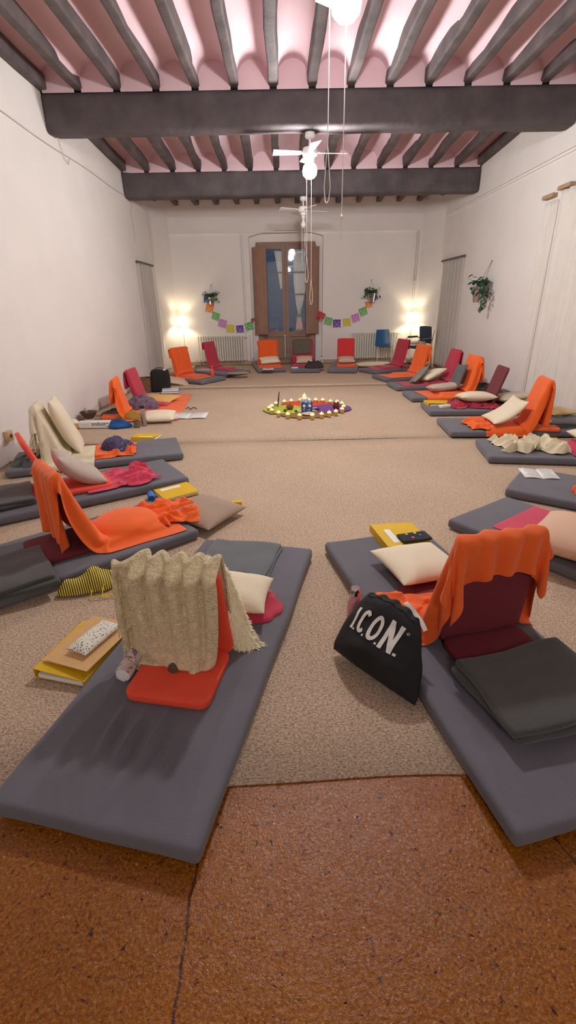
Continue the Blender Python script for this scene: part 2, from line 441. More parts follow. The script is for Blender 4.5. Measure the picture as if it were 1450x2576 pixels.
def folded(name, label, w, l, h, loc, mat, rz=0, layers=2, seed=0, cat='blanket', fringe=0, rx=0, group=None):
    mb = MB()
    t = h/layers
    for k in range(layers):
        def fn(q, k=k):
            a = nz3(q.x*3+seed, q.y*3, k+seed)*.014; b = nz3(q.x*9+seed, q.y*9, k)*.004
            return (q.x+nz3(q.y*3, k*5, seed)*.03, q.y+nz3(q.x*3, k*7+2, seed)*.03, q.z+a+b)
        mb.rbox(w*(1-.03*k), l*(1-.025*k), t*1.12, t*.5, 14, 14, 1, fn, T_((random.uniform(-.006, .006), random.uniform(-.006, .006), t*(k+.5)), rx, 0, 0))
    o = mb.build(name, mat, angle=80); o.location = loc; o.rotation_euler = (0, 0, rz); tag(o, label, cat, group)
    if fringe:
        fr = MB()
        for i in range(26):
            y = -l/2+l*(i+.5)/26
            fr.tube([(w/2-.01, y, h*.6), (w/2+.02, y+random.uniform(-.006, .006), h*.45), (w/2+.045, y+random.uniform(-.012, .012), h*.2)], .0022, 4)
        fr.build('fringe', mat, o)
    return o
def heap(name, label, w, l, h, loc, mat, rz=0, seed=0, cat='shawl', freq=11, rough=.3, parent=None, group=None, fold=1.0, irr=.35):
    if name == 'shawl' and cat != 'shawl': name = cat.replace(' ', '_')
    n, m = 30, 56; P = []
    def pt(r, a, s):
        R = 1+irr*nz3(math.cos(a)*1.4+seed, math.sin(a)*1.4, seed)+.12*nz3(math.cos(a)*4+seed, math.sin(a)*4, seed+5)
        x = r*R*math.cos(a)*w/2; y = r*R*math.sin(a)*l/2
        wv = nz3(x*5+seed, y*5, seed)*2.6
        d = seed*1.3+nz3(x*2+seed, y*2, 9)*2
        f1 = abs(math.sin((x*math.cos(d)+y*math.sin(d))*freq+wv)); f2 = abs(math.sin((x*math.cos(d+1.3)+y*math.sin(d+1.3))*freq*.7+wv*1.2))
        rd = 1-.55*fold*(.6*f1**.6+.4*f2**.6)
        env = max(0, 1-r**2.6)**.5
        z = h*env*(rd+rough*nz3(x*8+seed, y*8, 2))+.006
        if s < 0: z = .001
        return (x+nz3(x*9, y*9, seed)*.012, y+nz3(y*9, x*9, seed+3)*.012, max(.002, z) if s > 0 else z)
    mb = MB()
    for s in (1, -1):
        mb.grid([[pt(i/n, 2*PI*j/m, s) for j in range(m)] for i in range(0 if s > 0 else n-1, n+1)], closev=True)
    o = mb.build(name, mat, parent, angle=80); weld(o, .0002)
    if parent is None: tag(o, label, cat, group)
    o.location = loc; o.rotation_euler = (0, 0, rz)
    return o
def crumple(name, label, w, l, loc, mat, rz=0, seed=0, cat='blanket', h=.05, f=9, warp=.05, end=0, base=.004, edge=.06, n=64, parent=None, sol=.003):
    """a loosely crumpled cloth lying flat; end>0: ruffles gather towards +Y"""
    m = int(n*l/w); P = []
    for j in range(m+1):
        r = []
        for i in range(n+1):
            u, v = i/n*2-1, j/m*2-1; x, y = u*w/2, v*l/2
            k = 1 if not end else max(.10, min(1, (v+1-end)/.7))
            q1 = noise.noise(Vector((x*f*.6+seed, y*f*.6, seed))); q2 = noise.noise(Vector((x*f*.6, y*f*.6+9, seed+4)))
            q3 = noise.noise(Vector((x*f*.8+q1*1.5+seed, y*f*.5+q2*1.5, seed+8)))
            rd = (1-abs(q3)*2.1)**2 if abs(q3) < .47 else 0
            fine = noise.noise(Vector((x*f*2.4, y*f*2.4, seed)))
            e = min(1, (1-max(abs(u), abs(v)))/.14)
            xx = x+warp*k*q1*1.6+edge*k*noise.noise(Vector((y*7, seed, 1)))*(abs(u)**3)*(1 if u > 0 else -1)
            yy = y+warp*k*q2*1.6+edge*k*noise.noise(Vector((x*7, seed, 5)))*(abs(v)**3)*(1 if v > 0 else -1)
            r.append((xx, yy, base+h*k*(.15+.85*e)*(rd*.8+.12*fine+.12)))
        P.append(r)
    o = MB().grid(P).build(name, mat, parent, angle=180); o.location = loc; o.rotation_euler = (0, 0, rz); mods(o, sol, 1, 1)
    if parent is None: tag(o, label, cat)
    return o
# ------------------------------------------------------------------ ROOM
XL, XR, YB, YF = -3.0, 3.9, 13.5, -5.5
def wall_quad(name, a, b, z0, z1, t=.15, n=(0, 0)):
    mb = MB(); ax, ay = a; bx, by = b
    L = math.hypot(bx-ax, by-ay); ang = math.atan2(by-ay, bx-ax)
    mb.box((L/2, t/2, (z0+z1)/2), (L, t, z1-z0), T_((ax, ay, 0), 0, 0, ang))
    return struct(name, mb, wallm)
# floor, walls
struct('floor', MB().box(((XL+XR)/2, (YB+YF)/2+.3, -.06), (XR-XL+1.2, YB-YF+1.6, .12)), floorm)
wl = MB(); wl.box((XL-.1, (YF+12.85)/2, 2.3), (.2, 12.85-YF, 4.6))
def slant(mb, a, b, t, z0=0, z1=4.6):
    (ax, ay), (bx, by) = a, b; d = Vector((bx-ax, by-ay)).normalized(); nrm = Vector((d.y, -d.x))*t
    q = [(ax, ay), (bx, by), (bx+nrm.x, by+nrm.y), (ax+nrm.x, ay+nrm.y)]
    mb.add([(x, y, z) for z in (z0, z1) for x, y in q], [(0, 1, 2, 3), (7, 6, 5, 4), (0, 4, 5, 1), (1, 5, 6, 2), (2, 6, 7, 3), (3, 7, 4, 0)])
slant(wl, (XL, 12.85), (-2.74, YB+.01), -.25)
struct('wall_left', wl, wallm)
wr = MB(); wr.box((XR+.1, (YF+12.85)/2, 2.3), (.2, 12.85-YF, 4.6)); slant(wr, (XR, 12.85), (3.54, YB+.01), .25)
struct('wall_right', wr, wallm)
struct('wall_front', MB().box(((XL+XR)/2, YF-.1, 2.3), (XR-XL+.4, .2, 4.6)), wallm)
# back wall with the arched niche of the garden door
NX0, NX1, NZ = -.78, 1.085, 3.03
bw = MB()
bw.box(((XL-.4+NX0)/2, YB+.2, 2.3), (NX0-XL+.4, .4, 4.6)); bw.box(((XR+.4+NX1)/2, YB+.2, 2.3), (XR+.4-NX1, .4, 4.6))
arc = []
for i in range(25):
    t = i/24; x = NX0+(NX1-NX0)*t; z = NZ+.13*(1-(2*t-1)**2)**.9; arc.append((x, z))
for i in range(24):
    (x0, z0), (x1, z1) = arc[i], arc[i+1]
    vs = [(x0, YB, z0), (x1, YB, z1), (x1, YB, 4.6), (x0, YB, 4.6)] + [(x0, YB+.4, z0), (x1, YB+.4, z1), (x1, YB+.4, 4.6), (x0, YB+.4, 4.6)]
    bw.add(vs, [(0, 1, 2, 3), (4, 7, 6, 5), (0, 4, 5, 1)])
# inner reveal wall around the joinery
bw.box((NX0+.075, YB+.3, 1.43), (.15, .19, 2.86)); bw.box((NX1-.085, YB+.3, 1.43), (.17, .19, 2.86)); bw.box(((NX0+NX1)/2, YB+.3, 3.06), (NX1-NX0-.002, .19, .40))
struct('wall_back', bw, wallm)
# baseboard ledge at the foot of the back wall, dado line
for k, (x0, x1) in enumerate(((-2.74, NX0), (NX1, 3.54))):
    struct('baseboard_back' if k == 0 else 'baseboard_back_right', MB().box(((x0+x1)/2, YB-.012, .04), (x1-x0, .024, .08)), M('dusty skirting', (188, 170, 146), .9, .1))
struct('trim_1', MB().box(((-2.74+3.54)/2, YB-.02, 3.125), (6.28, .04, .028)), wallm)
tr = MB()
for z in (3.30, 3.345): tr.box((XR-.012, (2+12.85)/2, z), (.024, 10.85, .018))
struct('trim_2', tr, wallm)
# ceiling: joist soffit height falls a little towards the back
def zc(y): return 4.03-max(0, y-7.8)*.055
SP = (XR-XL)/14
JX = [XL+SP*k for k in range(15)]
BAYS = [(YF, -2.76), (-2.42, .58), (.92, 3.92), (4.27, 7.62), (7.96, 10.86), (11.2, YB+.02)]
ce = MB()
for y0, y1 in BAYS:
    for k in range(14):
        a, b = JX[k]+.045, JX[k+1]-.045; c, hw = (a+b)/2, (b-a)/2+.0
        prof = [(c+hw*math.cos(PI*(1-i/12)), .07+.20*math.sin(PI*i/12)) for i in range(13)]
        rows = [[(x, y, zc(y)+z) for x, z in prof] for y in (y0-.02, (y0+y1)/2, y1+.02)]
        ce.grid(rows)
        for y in (y0+.001, y1-.001):
            rows = [(x, y, zc(y)+z) for x, z in prof]+[(b, y, zc(y)-.03), (a, y, zc(y)-.03)]
            ce.add(rows, [tuple(range(len(rows)))])
ce.box(((XL+XR)/2, (YB+YF)/2, 4.42), (XR-XL+.6, YB-YF+1.2, .1))
struct('ceiling', ce, pinkm, smooth=True)
def beam(y0, y1, zt):
    mb = MB(); h = .43
    def fn(q): return (q.x, q.y+nz3(q.x*1.5, q.z*2, y0)*.03, q.z+nz3(q.x*1.2+3, q.y*3, y0)*.028-(.03 if q.z < 0 and abs(q.x) > 3.2 else 0)*0)
    mb.rbox(XR-XL+.02, y1-y0, h, .07, 40, 3, 3, fn, T_(((XL+XR)/2, (y0+y1)/2, zt-h/2)))
    o = mb.build('ceiling_beam', beamm); o['kind'] = 'structure'; return o
for (y0, y1) in ((-2.76, -2.42), (.58, .92), (3.92, 4.27), (7.62, 7.96), (10.86, 11.2)): beam(y0, y1, zc(y0)+.0)
for bi, (y0, y1) in enumerate(BAYS):
    for k, x in enumerate(JX):
        if bi < 1: continue
        w = random.uniform(.11, .135)
        def fn(q, s=k+bi*20):
            return (q.x+nz3(q.y*1.2, s, q.z*4)*.03, q.y, q.z+zc(q.y+(y0+y1)/2)+nz3(q.y*1.3, s+7, 0)*.012)
        mb = MB().rbox(w, y1-y0+.3, .17, .025, 1, 10, 1, fn, T_((max(XL+.05, min(XR-.05, x)), (y0+y1)/2, .085)))
        o = mb.build('ceiling_joist', joistm); o['kind'] = 'structure'
# far beam end at back wall: narrow pale ledge
# carpet strips
def carpet(y0, y1, x0, x1, label, z=.008, curl=0):
    mb = MB(); n = 60; P = []
    ny = 14
    for j in range(ny+1):
        t = j/ny; r = []
        for i in range(n+1):
            x = x0+(x1-x0)*i/n
            ya = y0+nz3(x*1.1, y0, 1)*.03+.0; yb = y1+nz3(x*1.1, y1, 1)*.03-.012
            y = ya+(yb-ya)*t
            zz = z+(curl*max(0, 1-t*ny*.8)*(.5+.5*math.sin(x*2.1)) if curl else 0)
            r.append((x, y, zz))
        P.append(r)
    mb.grid(P); o = mb.build('carpet', carpm, angle=180); mods(o, .008, 0, -1); recenter(o)
    return tag(o, label, 'carpet')
carpet(1.13, 5.60, -2.96, 3.86, 'beige carpet strip nearest the brown floor, its edge bare beside the mats')
carpet(5.58, 9.62, -2.96, 3.86, 'middle beige carpet strip under the ring of candles', .010, .008)
carpet(9.60, 13.3, -2.9, 3.7, 'farthest beige carpet strip below the radiators and the garden door', .010, .006)
CZ = .018
# ------------------------------------------------------------------ garden door (door_1) in the niche
D = bpy.data.objects.new('door_1', None); COL.objects.link(D); D['kind'] = 'structure'; D.location = (0, YB+.22, 0)
def dpart(name, mb, mat, smooth=False): 
    return mb.build(name, mat, D, smooth)
DX0, DX1, DT, GB = -.62, .90, 2.88, .80
fr = MB()
fr.box((DX0+.03, 0, DT/2), (.06, .08, DT)); fr.box((DX1-.03, 0, DT/2), (.06, .08, DT)); fr.box(((DX0+DX1)/2, 0, DT+.02), (DX1-DX0, .08, .06))
fr.box(((DX0+DX1)/2, 0, .05), (DX1-DX0, .1, .1)); dpart('door_frame', fr, woodb)
MIDX = .12
for (a, b) in ((DX0+.06, MIDX-.004), (MIDX+.004, DX1-.06)):
    mb = MB(); w = .075
    mb.box((a+w/2, -.01, (DT+.1)/2), (w, .06, DT-.12)); mb.box((b-w/2, -.01, (DT+.1)/2), (w, .06, DT-.12))
    w2 = b-a-2*w
    mb.box(((a+b)/2, -.01, DT-.06), (w2, .056, .09)); mb.box(((a+b)/2, -.01, GB-.06), (w2, .056, .13)); mb.box(((a+b)/2, -.01, .2), (w2, .056, .16))
    mb.box(((a+b)/2, .01, .48), (w2, .02, .6))
    lf = dpart('door_leaf', mb, woodb)
    bars = MB()
    for z in (1.21, 1.72, 2.24): bars.box(((a+b)/2, -.012, z), (b-a-.1, .03, .026))
    bars.build('glazing_bar', M('greyed paint', (122, 116, 112), .5), lf, False)
    gl = MB().box(((a+b)/2, .0, (GB+DT-.1)/2), (b-a-.14, .006, DT-.1-GB))
    gl.build('window_pane', None or (lambda: (
        _mats.setdefault('night glass', (lambda m: m)(bpy.data.materials.new('night glass')))))(), lf, False)
gm = _mats['night glass']; gm.use_nodes = True; nt = gm.node_tree; nt.nodes.clear()
o_ = nt.nodes.new('ShaderNodeOutputMaterial'); mxs = nt.nodes.new('ShaderNodeMixShader'); tr_ = nt.nodes.new('ShaderNodeBsdfTransparent'); gs = nt.nodes.new('ShaderNodeBsdfGlossy')
fz = nt.nodes.new('ShaderNodeFresnel'); fz.inputs[0].default_value = 1.55; gs.inputs['Roughness'].default_value = .02; tr_.inputs[0].default_value = (.96, .97, .97, 1)
mlt = nt.nodes.new('ShaderNodeMath'); mlt.operation = 'MULTIPLY'; mlt.inputs[1].default_value = 1.7; nt.links.new(fz.outputs[0], mlt.inputs[0])
nt.links.new(mlt.outputs[0], mxs.inputs[0]); nt.links.new(tr_.outputs[0], mxs.inputs[1]); nt.links.new(gs.outputs[0], mxs.inputs[2]); nt.links.new(mxs.outputs[0], o_.inputs[0])
bolt = MB(); bolt.tube([(MIDX-.035, -.06, .72), (MIDX-.035, -.06, .16)], .009, 8); bolt.box((MIDX-.035, -.055, .7), (.03, .028, .05)); bolt.box((MIDX-.035, -.055, .2), (.03, .028, .03))
dpart('bolt', bolt, white)
# shutters folded open against the reveal
for sg, xh in ((1, NX0+.085), (-1, NX1-.105)):
    mb = MB(); W = .38
    T = T_((xh, -.10, 1.78), 0, 0, sg*math.radians(-28) if sg > 0 else math.radians(28))
    mb.rbox(W, .035, 2.06, .006, 1, 1, 1, None, T @ T_((sg*W/2, 0, 0)))
    for zc_, zh in ((-.52, .9), (.5, .9)):
        mb.box((sg*W/2, -.02, zc_), (W-.14, .012, zh), T)
    mb.box((sg*.012, -.01, 0), (.02, .05, 2.06), T)
    s_ = dpart('shutter', mb, woodd)
# tied-back net curtain behind the right leaf
cu = []
for i in range(34):
    t = i/33; z = GB+.02+(DT-.12-GB)*(1-t)
    if t < .78: w = .36-.29*(max(0, (t-.38)/.40)**1.2) if t > .38 else .36
    else: w = .07+.13*((t-.78)/.22)**.7
    cx = .52+(-.04 if t > .4 else 0)*min(1, (t-.4)/.3)
    cu.append([(cx-w/2+w*j/40, .045+.018*math.sin(j/40*2*PI*7), z) for j in range(41)])
ob = MB().grid(cu).build('net_curtain', netm); ob.location = (0, YB+.22, 0); mods(ob, .002); tag(ob, 'white net curtain tied in the middle behind the right door leaf', 'curtain')
cu = []
for i in range(20):
    t = i/19; z = 2.74-.9*t; w = .20-.14*t
    cu.append([(.0-w/2+w*j/20-.05+.07*t, .045+.012*math.sin(j/20*2*PI*4), z) for j in range(21)])
ob = MB().grid(cu).build('net_curtain', netm); ob.location = (0, YB+.22, 0); mods(ob, .002); tag(ob, 'narrow strip of white net curtain behind the left door leaf', 'curtain')
# ------------------------------------------------------------------ wall lines and cables
mb = MB(); pts = []
for i in range(60):
    y = .5+i*.208; z = 3.48+.012*math.sin(y*2.3)
    if y > 12.6: break
    pts.append((XL+.012, y, z))
mb.tube(pts, .006, 6)
mb.tube([(XL+.012, 7.98, 3.62), (XL+.02, 8.02, 3.5), (XL+.02, 8.05, 3.43), (XL+.03, 8.16, 3.38), (XL+.02, 8.24, 3.46)], .005, 6)
mb.tube([(XL+.012, 12.5, 3.44), (XL+.012, 12.55, 3.2), (XL+.012, 12.6, .3)], .006, 6)
mb.tube([(XL+.012, 11.2, 3.55), (XL+.025, 11.22, 3.42), (XL+.02, 11.3, 3.38), (XL+.015, 11.2, 3.3), (XL+.012, 11.26, 2.7)], .006, 6)
tag(recenter(mb.build('wall_cable', cablem)), 'thin white cable clipped along the top of the left wall', 'cable')
mb = MB()
for dx in (0, .05): mb.tube([(3.42+dx, YB-.03, 3.1), (3.42+dx, YB-.03, 2.0)], .008, 6)
for dx in (0, .045): mb.tube([(3.42+dx, YB-.03, 2.0), (3.42+dx, YB-.03, .12)], .005, 6)
mb.box((3.445, YB-.03, 2.0), (.09, .03, .03)); 
tag(recenter(mb.build('wall_pipe', cablem)), 'pair of white painted conduits down the back wall right corner', 'pipe')
mb = MB(); mb.tube([(-.98, YB-.02, 3.1), (-.96, YB-.02, .1), (-.86, YB-.02, .1), (-.86, YB-.02, .75)], .007, 6); mb.tube([(-.93, YB-.02, .8), (-.93, YB-.02, 3.1)], .004, 6)
tag(recenter(mb.build('wall_pipe', cablem)), 'thin white pipe on the back wall beside the left radiator', 'pipe')
p = Vector((XL+.03, 5.02, .28)); mb = MB().rbox(.05, .10, .11, .008, 1, 1, 1); o = thing('wall_socket', 'yellowed socket box on the left wall above the near mats', 'socket', p)
mb.build('socket_box', M('aged plastic', (206, 178, 132), .5), o); MB().tube([(.024, 0, 0), (.034, 0, 0)], .02, 14).build('plug_hole', M('socket brown', (120, 96, 60)), o)
# curtains over doorways
def wall_curtain(x, y0, y1, z0, z1, mat, label, name='doorway_curtain', folds=7, amp=.03, rod=True, rodmat=dooredge, sgn=1):
    t = thing(name, label, 'curtain', (x, (y0+y1)/2, 0)); P = []
    for i in range(30):
        z = z0+(z1-z0)*(1-i/29); r = []
        for j in range(91):
            y = (y0-y1)/2+(y1-y0)*j/90
            ed = min(1, j/5, (90-j)/5); r.append((sgn*(.004+ed*(amp+.02+amp*math.sin(j/90*2*PI*folds+.6*math.sin(z*1.7+j*.05))+.010*math.sin(j*.41+z))), y, z))
        P.append(r)
    mods(MB().grid(P).build('curtain_cloth', mat, t, angle=180), .003)
    if rod: MB().tube([(sgn*.035, (y0-y1)/2-.04, z1+.02), (sgn*.035, (y1-y0)/2+.04, z1+.02)], .022, 8).build('curtain_rod', rodmat, t)
    return t
wall_curtain(XL, 11.1, 12.35, .02, 2.34, curtm, 'grey curtain over the doorway in the left wall', sgn=1, folds=5, amp=.014)
wall_curtain(XR, 11.2, 12.65, .02, 2.34, curtm, 'grey pleated curtain over the far doorway in the right wall', sgn=-1, folds=6, amp=.014)
wall_curtain(XR, 6.0, 7.66, .03, 2.86, curtw, 'long white curtain nearest the camera on the right wall', 'window_curtain', folds=9, amp=.022, rod=False, sgn=-1)
wall_curtain(XR, 7.7, 8.05, .03, 2.78, curtw, 'narrow white curtain edge hanging beside the long right curtain', 'window_curtain', folds=2, amp=.012, rod=False, sgn=-1)
for y0, y1, z, lb in ((7.78, 8.08, 2.85, 'short pale wooden rail end above the narrow right curtain'), (7.36, 7.68, 2.9, 'pale wooden rail bracket above the long right curtain')):
    tag(recenter(MB().rbox(.07, y1-y0, .05, .008, 1, 3, 1, None, T_((XR-.04, (y0+y1)/2, z))).build('curtain_bracket', tanwood)), lb, 'curtain rail')
tag(recenter(MB().tube([(XR-.02, 7.2, 3.35), (XR-.02, 7.25, 2.9)], .01, 6).tube([(XR-.02, 7.12, 3.35), (XR-.02, 7.16, 2.9)], .007, 6).build('wall_pipe', cablem)), 'short conduit dropping to the right window curtain rail', 'pipe')
# ------------------------------------------------------------------ ceiling fans
def fan(x, y, zt, rz, label, cords, lit=True, drop=0):
    t = thing('ceiling_fan', label, 'ceiling fan', (x, y, zt), rz)
    MB().lathe([(.001, 0), (.065, -.002), (.068, -.05), (.05, -.07), (.02, -.075)], 20).build('canopy', fanw, t)
    MB().tube([(0, 0, -.06), (0, 0, -.2)], .013, 10).build('downrod', fanw, t)
    Dz = T_((0, 0, drop)); bm_ = bulbm if lit == True else dimm
    MB().lathe([(.02, -.15), (.09, -.17), (.105, -.21), (.1, -.25), (.06, -.275), (.055, -.31), (.03, -.32)], 24, Dz).build('motor', fanw, t)
    for k in range(4):
        T = T_((0, 0, -.225+drop), 0, 0, k*PI/2) @ T_((0, 0, 0), math.radians(13), 0, 0)
        mb = MB().rbox(.38, .13, .008, .004, 4, 3, 1, lambda q: (q.x, q.y*(1+.25*q.x/.19)*.9, q.z), T @ T_((.31, 0, 0)))
        mb.box((.12, 0, 0), (.1, .035, .012), T)
        mb.build('fan_blade', fanw, t)
    if lit:
        MB().lathe([(.03, -.32), (.05, -.335), (.085, -.37), (.1, -.42), (.09, -.475), (.055, -.51), (.001, -.525)], 24, Dz).build('bulb', bm_, t)
    else:
        MB().lathe([(.03, -.31), (.04, -.34), (.03, -.36), (.016, -.4), (.05, -.46), (.05, -.5), (.001, -.54)], 18).build('bulb', fanw, t)
    R = Matrix.Rotation(-rz, 4, 'Z')
    for dx, z0, z1, loop in cords:
        a = .022
        pts = [(dx, 0, z0-zt), (dx, 0, (z0+z1)/2-zt+.1)]
        mb = MB(); zz = z1-zt
        if loop: mb.tube([(dx, -.03, z0-zt), (dx, -.03, zz+.35), (dx-a*.3, -.03, zz+.3), (dx-a, -.03, zz+.1), (dx-a*.6, -.03, zz+.01), (dx, -.03, zz), (dx+a*.6, -.03, zz+.02), (dx+a, -.03, zz+.1), (dx+a*.2, -.03, zz+.3), (dx, -.03, zz+.34)], .0035, 5, R)
        else:
            mb.tube([(dx, -.03, z0-zt), (dx, -.03, zz)], .0035, 5, R); mb.lathe([(.001, 0), (.008, .01), (.009, .03), (.003, .045)], 8, R @ T_((dx, -.03, zz+.12)))
        mb.build('pull_cord', linem, t)
    return t
fan(.46, 4.10, 3.60, math.radians(12), 'white ceiling fan with bright globe nearest the camera, cut off at the top edge', [(-.11, 3.4, 2.20, True), (.0, 3.2, 1.97, False)], drop=.12)
fan(.43, 7.79, 3.60, math.radians(6), 'white ceiling fan with bright globe under the wide near beam', [(-.045, 3.1, 1.8, True), (.02, 3.1, 1.5, True)])
fan(.48, 11.03, 3.43, math.radians(20), 'white ceiling fan, unlit, below the farther beam', [(-.03, 2.95, 2.2, False), (.03, 2.95, 2.4, True)], lit=False)
fan(.45, -2.60, 3.60, math.radians(30), 'assumed white ceiling fan behind the camera, lit globe added as fill light', [(-.06, 3.1, 2.3, True)], lit=2)  # unseen fan, lit globe added to brighten the backs of the nearest chairs
# ------------------------------------------------------------------ floor lamps
def floor_lamp(x, y, z, tilt, label):
    t = thing('floor_lamp', label, 'floor lamp', (x, y, .012))
    T = T_((0, 0, z), 0, tilt, 0)
    mb = MB(); n = 28
    P = [[(r*math.cos(2*PI*j/n), r*math.sin(2*PI*j/n), zz) for j in range(n)] for r, zz in ((.165, -.125), (.12, .125))]
    mb.grid(P, closev=True, T=T); mods(mb.build('lamp_shade', shadem, t), .003)
    MB().tube([(0, 0, 0.02), (0, 0, z-.1)], .008, 8).build('pole', white, t)
    MB().lathe([(.001, .03), (.02, .025), (.115, .015), (.12, 0)], 24).build('base', white, t)
    MB().lathe([(.001, -.06), (.02, -.05), (.028, -.01), (.015, .04), (.001, .05)], 14, T).build('bulb', M('warm bulb', (255, 240, 210), .5, 0, emit=(1, .86, .62), estr=210), t)
    MB().tube([(0, 0, z-.1), (0, 0, z-.04)], .012, 8).build('socket', white, t)
floor_lamp(-2.58, 13.24, 1.12, math.radians(5), 'lit cream floor lamp in the left back corner')
floor_lamp(3.40, 13.26, 1.10, math.radians(-3), 'lit cream floor lamp in the right back corner')
# ------------------------------------------------------------------ radiators
def radiator(x0, x1, z0, z1, label):
    t = thing('radiator', label, 'radiator', ((x0+x1)/2, YB-.10, 0)); n = 20; W = x1-x0
    for k in range(n):
        x = -W/2+W*(k+.5)/n
        mb = MB()
        for dy in (-.055, .055): mb.tube([(x, dy, z0+.02), (x, dy, z1-.02)], .0135, 8)
        mb.rbox(W/n*.55, .15, .04, .014, 1, 1, 1, None, T_((x, 0, z1-.02))); mb.rbox(W/n*.55, .15, .04, .014, 1, 1, 1, None, T_((x, 0, z0+.02)))
        mb.build('section', radm, t)
    MB().tube([(-W/2-.07, 0, z0+.04), (W/2+.06, 0, z0+.04)], .012, 8).tube([(-W/2+.1, 0, 0.02), (-W/2+.1, 0, z0+.04)], .012, 8).tube([(W/2-.1, 0, 0.02), (W/2-.1, 0, z0+.04)], .012, 8).build('pipe', radm, t)
    MB().tube([(W/2, 0, z1-.03), (W/2+.07, 0, z1-.03)], .017, 8).build('valve', white, t)
radiator(-2.26, -1.0, .10, .74, 'white column radiator left of the garden door')
radiator(1.82, 3.10, .10, .75, 'white column radiator right of the garden door behind the blue chair')
# ------------------------------------------------------------------ wall plants
def plant(loc, nrm, s, label, seed, trail=0):
    """nrm: direction out of the wall"""
    rnd = random.Random(seed); t = thing('hanging_plant', label, 'plant', loc, math.atan2(nrm[1], nrm[0]))
    # local +x out of the wall
    MB().lathe([(.06*s, 0), (.062*s, .005), (.09*s, .17*s), (.095*s, .18*s), (.085*s, .18*s), (.08*s, .16*s)], 20, T_((.11*s, 0, 0))).build('pot', M('polished tin pot', (205, 202, 200), .25, .05, metal=.85), t)
    MB().tube([(.11*s, -.085*s, .17*s), (.005, 0, .46*s), (.11*s, .085*s, .17*s)], .0035, 5).box((.0, 0, .46*s), (.02, .02, .02)).build('hanging_cord', stemm, t)
    mb = MB(); st = MB()
    for k in range(int(70)):
        a = rnd.uniform(0, 2*PI); L = rnd.uniform(.05, .20)*s; drop = rnd.uniform(-.12, .10)*s
        p0 = Vector((.11*s, 0, .17*s)); d = Vector((math.cos(a)*.8, math.sin(a)*1.1, 0))
        if trail and rnd.random() < .3: d = Vector((.1, trail, 0)); L = rnd.uniform(.16, .32)*s; drop = rnd.uniform(-.28, -.02)*s
        p1 = p0+d*L*.6+Vector((0, 0, .07*s)); p2 = p0+d*L+Vector((0, 0, drop+.03*s))
        if p2.x < .01: p2.x = .01
        if p1.x < .01: p1.x = .01
        st.tube([p0, p1, p2], .0022, 4)
        for q, b in ((p2, 1), (p1, .8)):
            ll = rnd.uniform(.045, .075)*s*b; yaw = rnd.uniform(0, 2*PI); pt = rnd.uniform(-1.2, .5)
            T = T_(q, 0, 0, yaw) @ T_((0, 0, 0), rnd.uniform(-.5, .5), -pt, 0)
            w = ll*.38
            mb.add([(0, 0, 0), (ll*.35, w, .004), (ll*.35, 0, -.004), (ll*.35, -w, .004), (ll*.75, w*.7, 0), (ll*.75, 0, -.006), (ll*.75, -w*.7, 0), (ll, 0, -.012)],
                   [(0, 2, 1), (0, 3, 2), (1, 2, 5, 4), (2, 3, 6, 5), (4, 5, 7), (5, 6, 7)], T)
    mods(mb.build('foliage', leafm if seed != 3 else leafd, t), .0012); st.build('stems', leafd, t)
plant((-1.79, YB-.005, 1.51), (0, -1), 1.0, 'leafy plant in a tin pot on the back wall left of the door', 1)
plant((2.34, YB-.005, 1.50), (0, -1), 1.12, 'leafy plant in a tin pot on the back wall above the right radiator', 2)
plant((XR-.005, 9.75, 1.47), (-1, 0), 1.5, 'trailing plant in a tin pot hanging on the right wall', 3, trail=.9)
# ------------------------------------------------------------------ paper bunting
FL = [((523, 752), (58, 84, 190), 18, .1, 'blue paper flag by the left plant, topmost of its string'), ((528, 776), (240, 140, 52), 18, .25, 'orange paper flag just below the left blue flag'),
      ((543, 796), (110, 186, 104), 17, .35, 'green paper flag third from the left plant'), ((560, 814), (206, 130, 206), 18, .3, 'pink paper flag on the left string above the radiator'),
      ((580, 827), (222, 200, 60), 18, .05, 'yellow paper flag at the lowest point of the left string'), ((604, 828), (108, 62, 160), 17, -.05, 'purple paper flag above the left radiator end'),
      ((627, 821), (90, 178, 90), 18, -.3, 'green paper flag beside the left shutter'), ((637, 805), (150, 40, 50), 8, -.5, 'dark red paper flag half hidden by the left shutter'),
      ((808, 795), (196, 52, 56), 17, .5, 'red paper flag beside the right shutter'), ((826, 808), (110, 186, 104), 18, .25, 'green paper flag next to the red one on the right string'),
      ((848, 814), (108, 62, 160), 18, 0, 'purple paper flag above the right radiator end'), ((873, 811), (222, 200, 60), 18, -.1, 'yellow paper flag in the middle of the right string'),
      ((895, 800), (210, 128, 204), 18, -.3, 'pink paper flag on the right string above the radiator'), ((914, 784), (110, 186, 104), 18, -.4, 'green paper flag higher on the right string'),
      ((928, 766), (240, 140, 52), 15, -.3, 'orange paper flag under the right plant'), ((941, 748), (60, 80, 196), 16, -.5, 'blue paper flag hanging over the right plant pot')]
strings = [[], []]
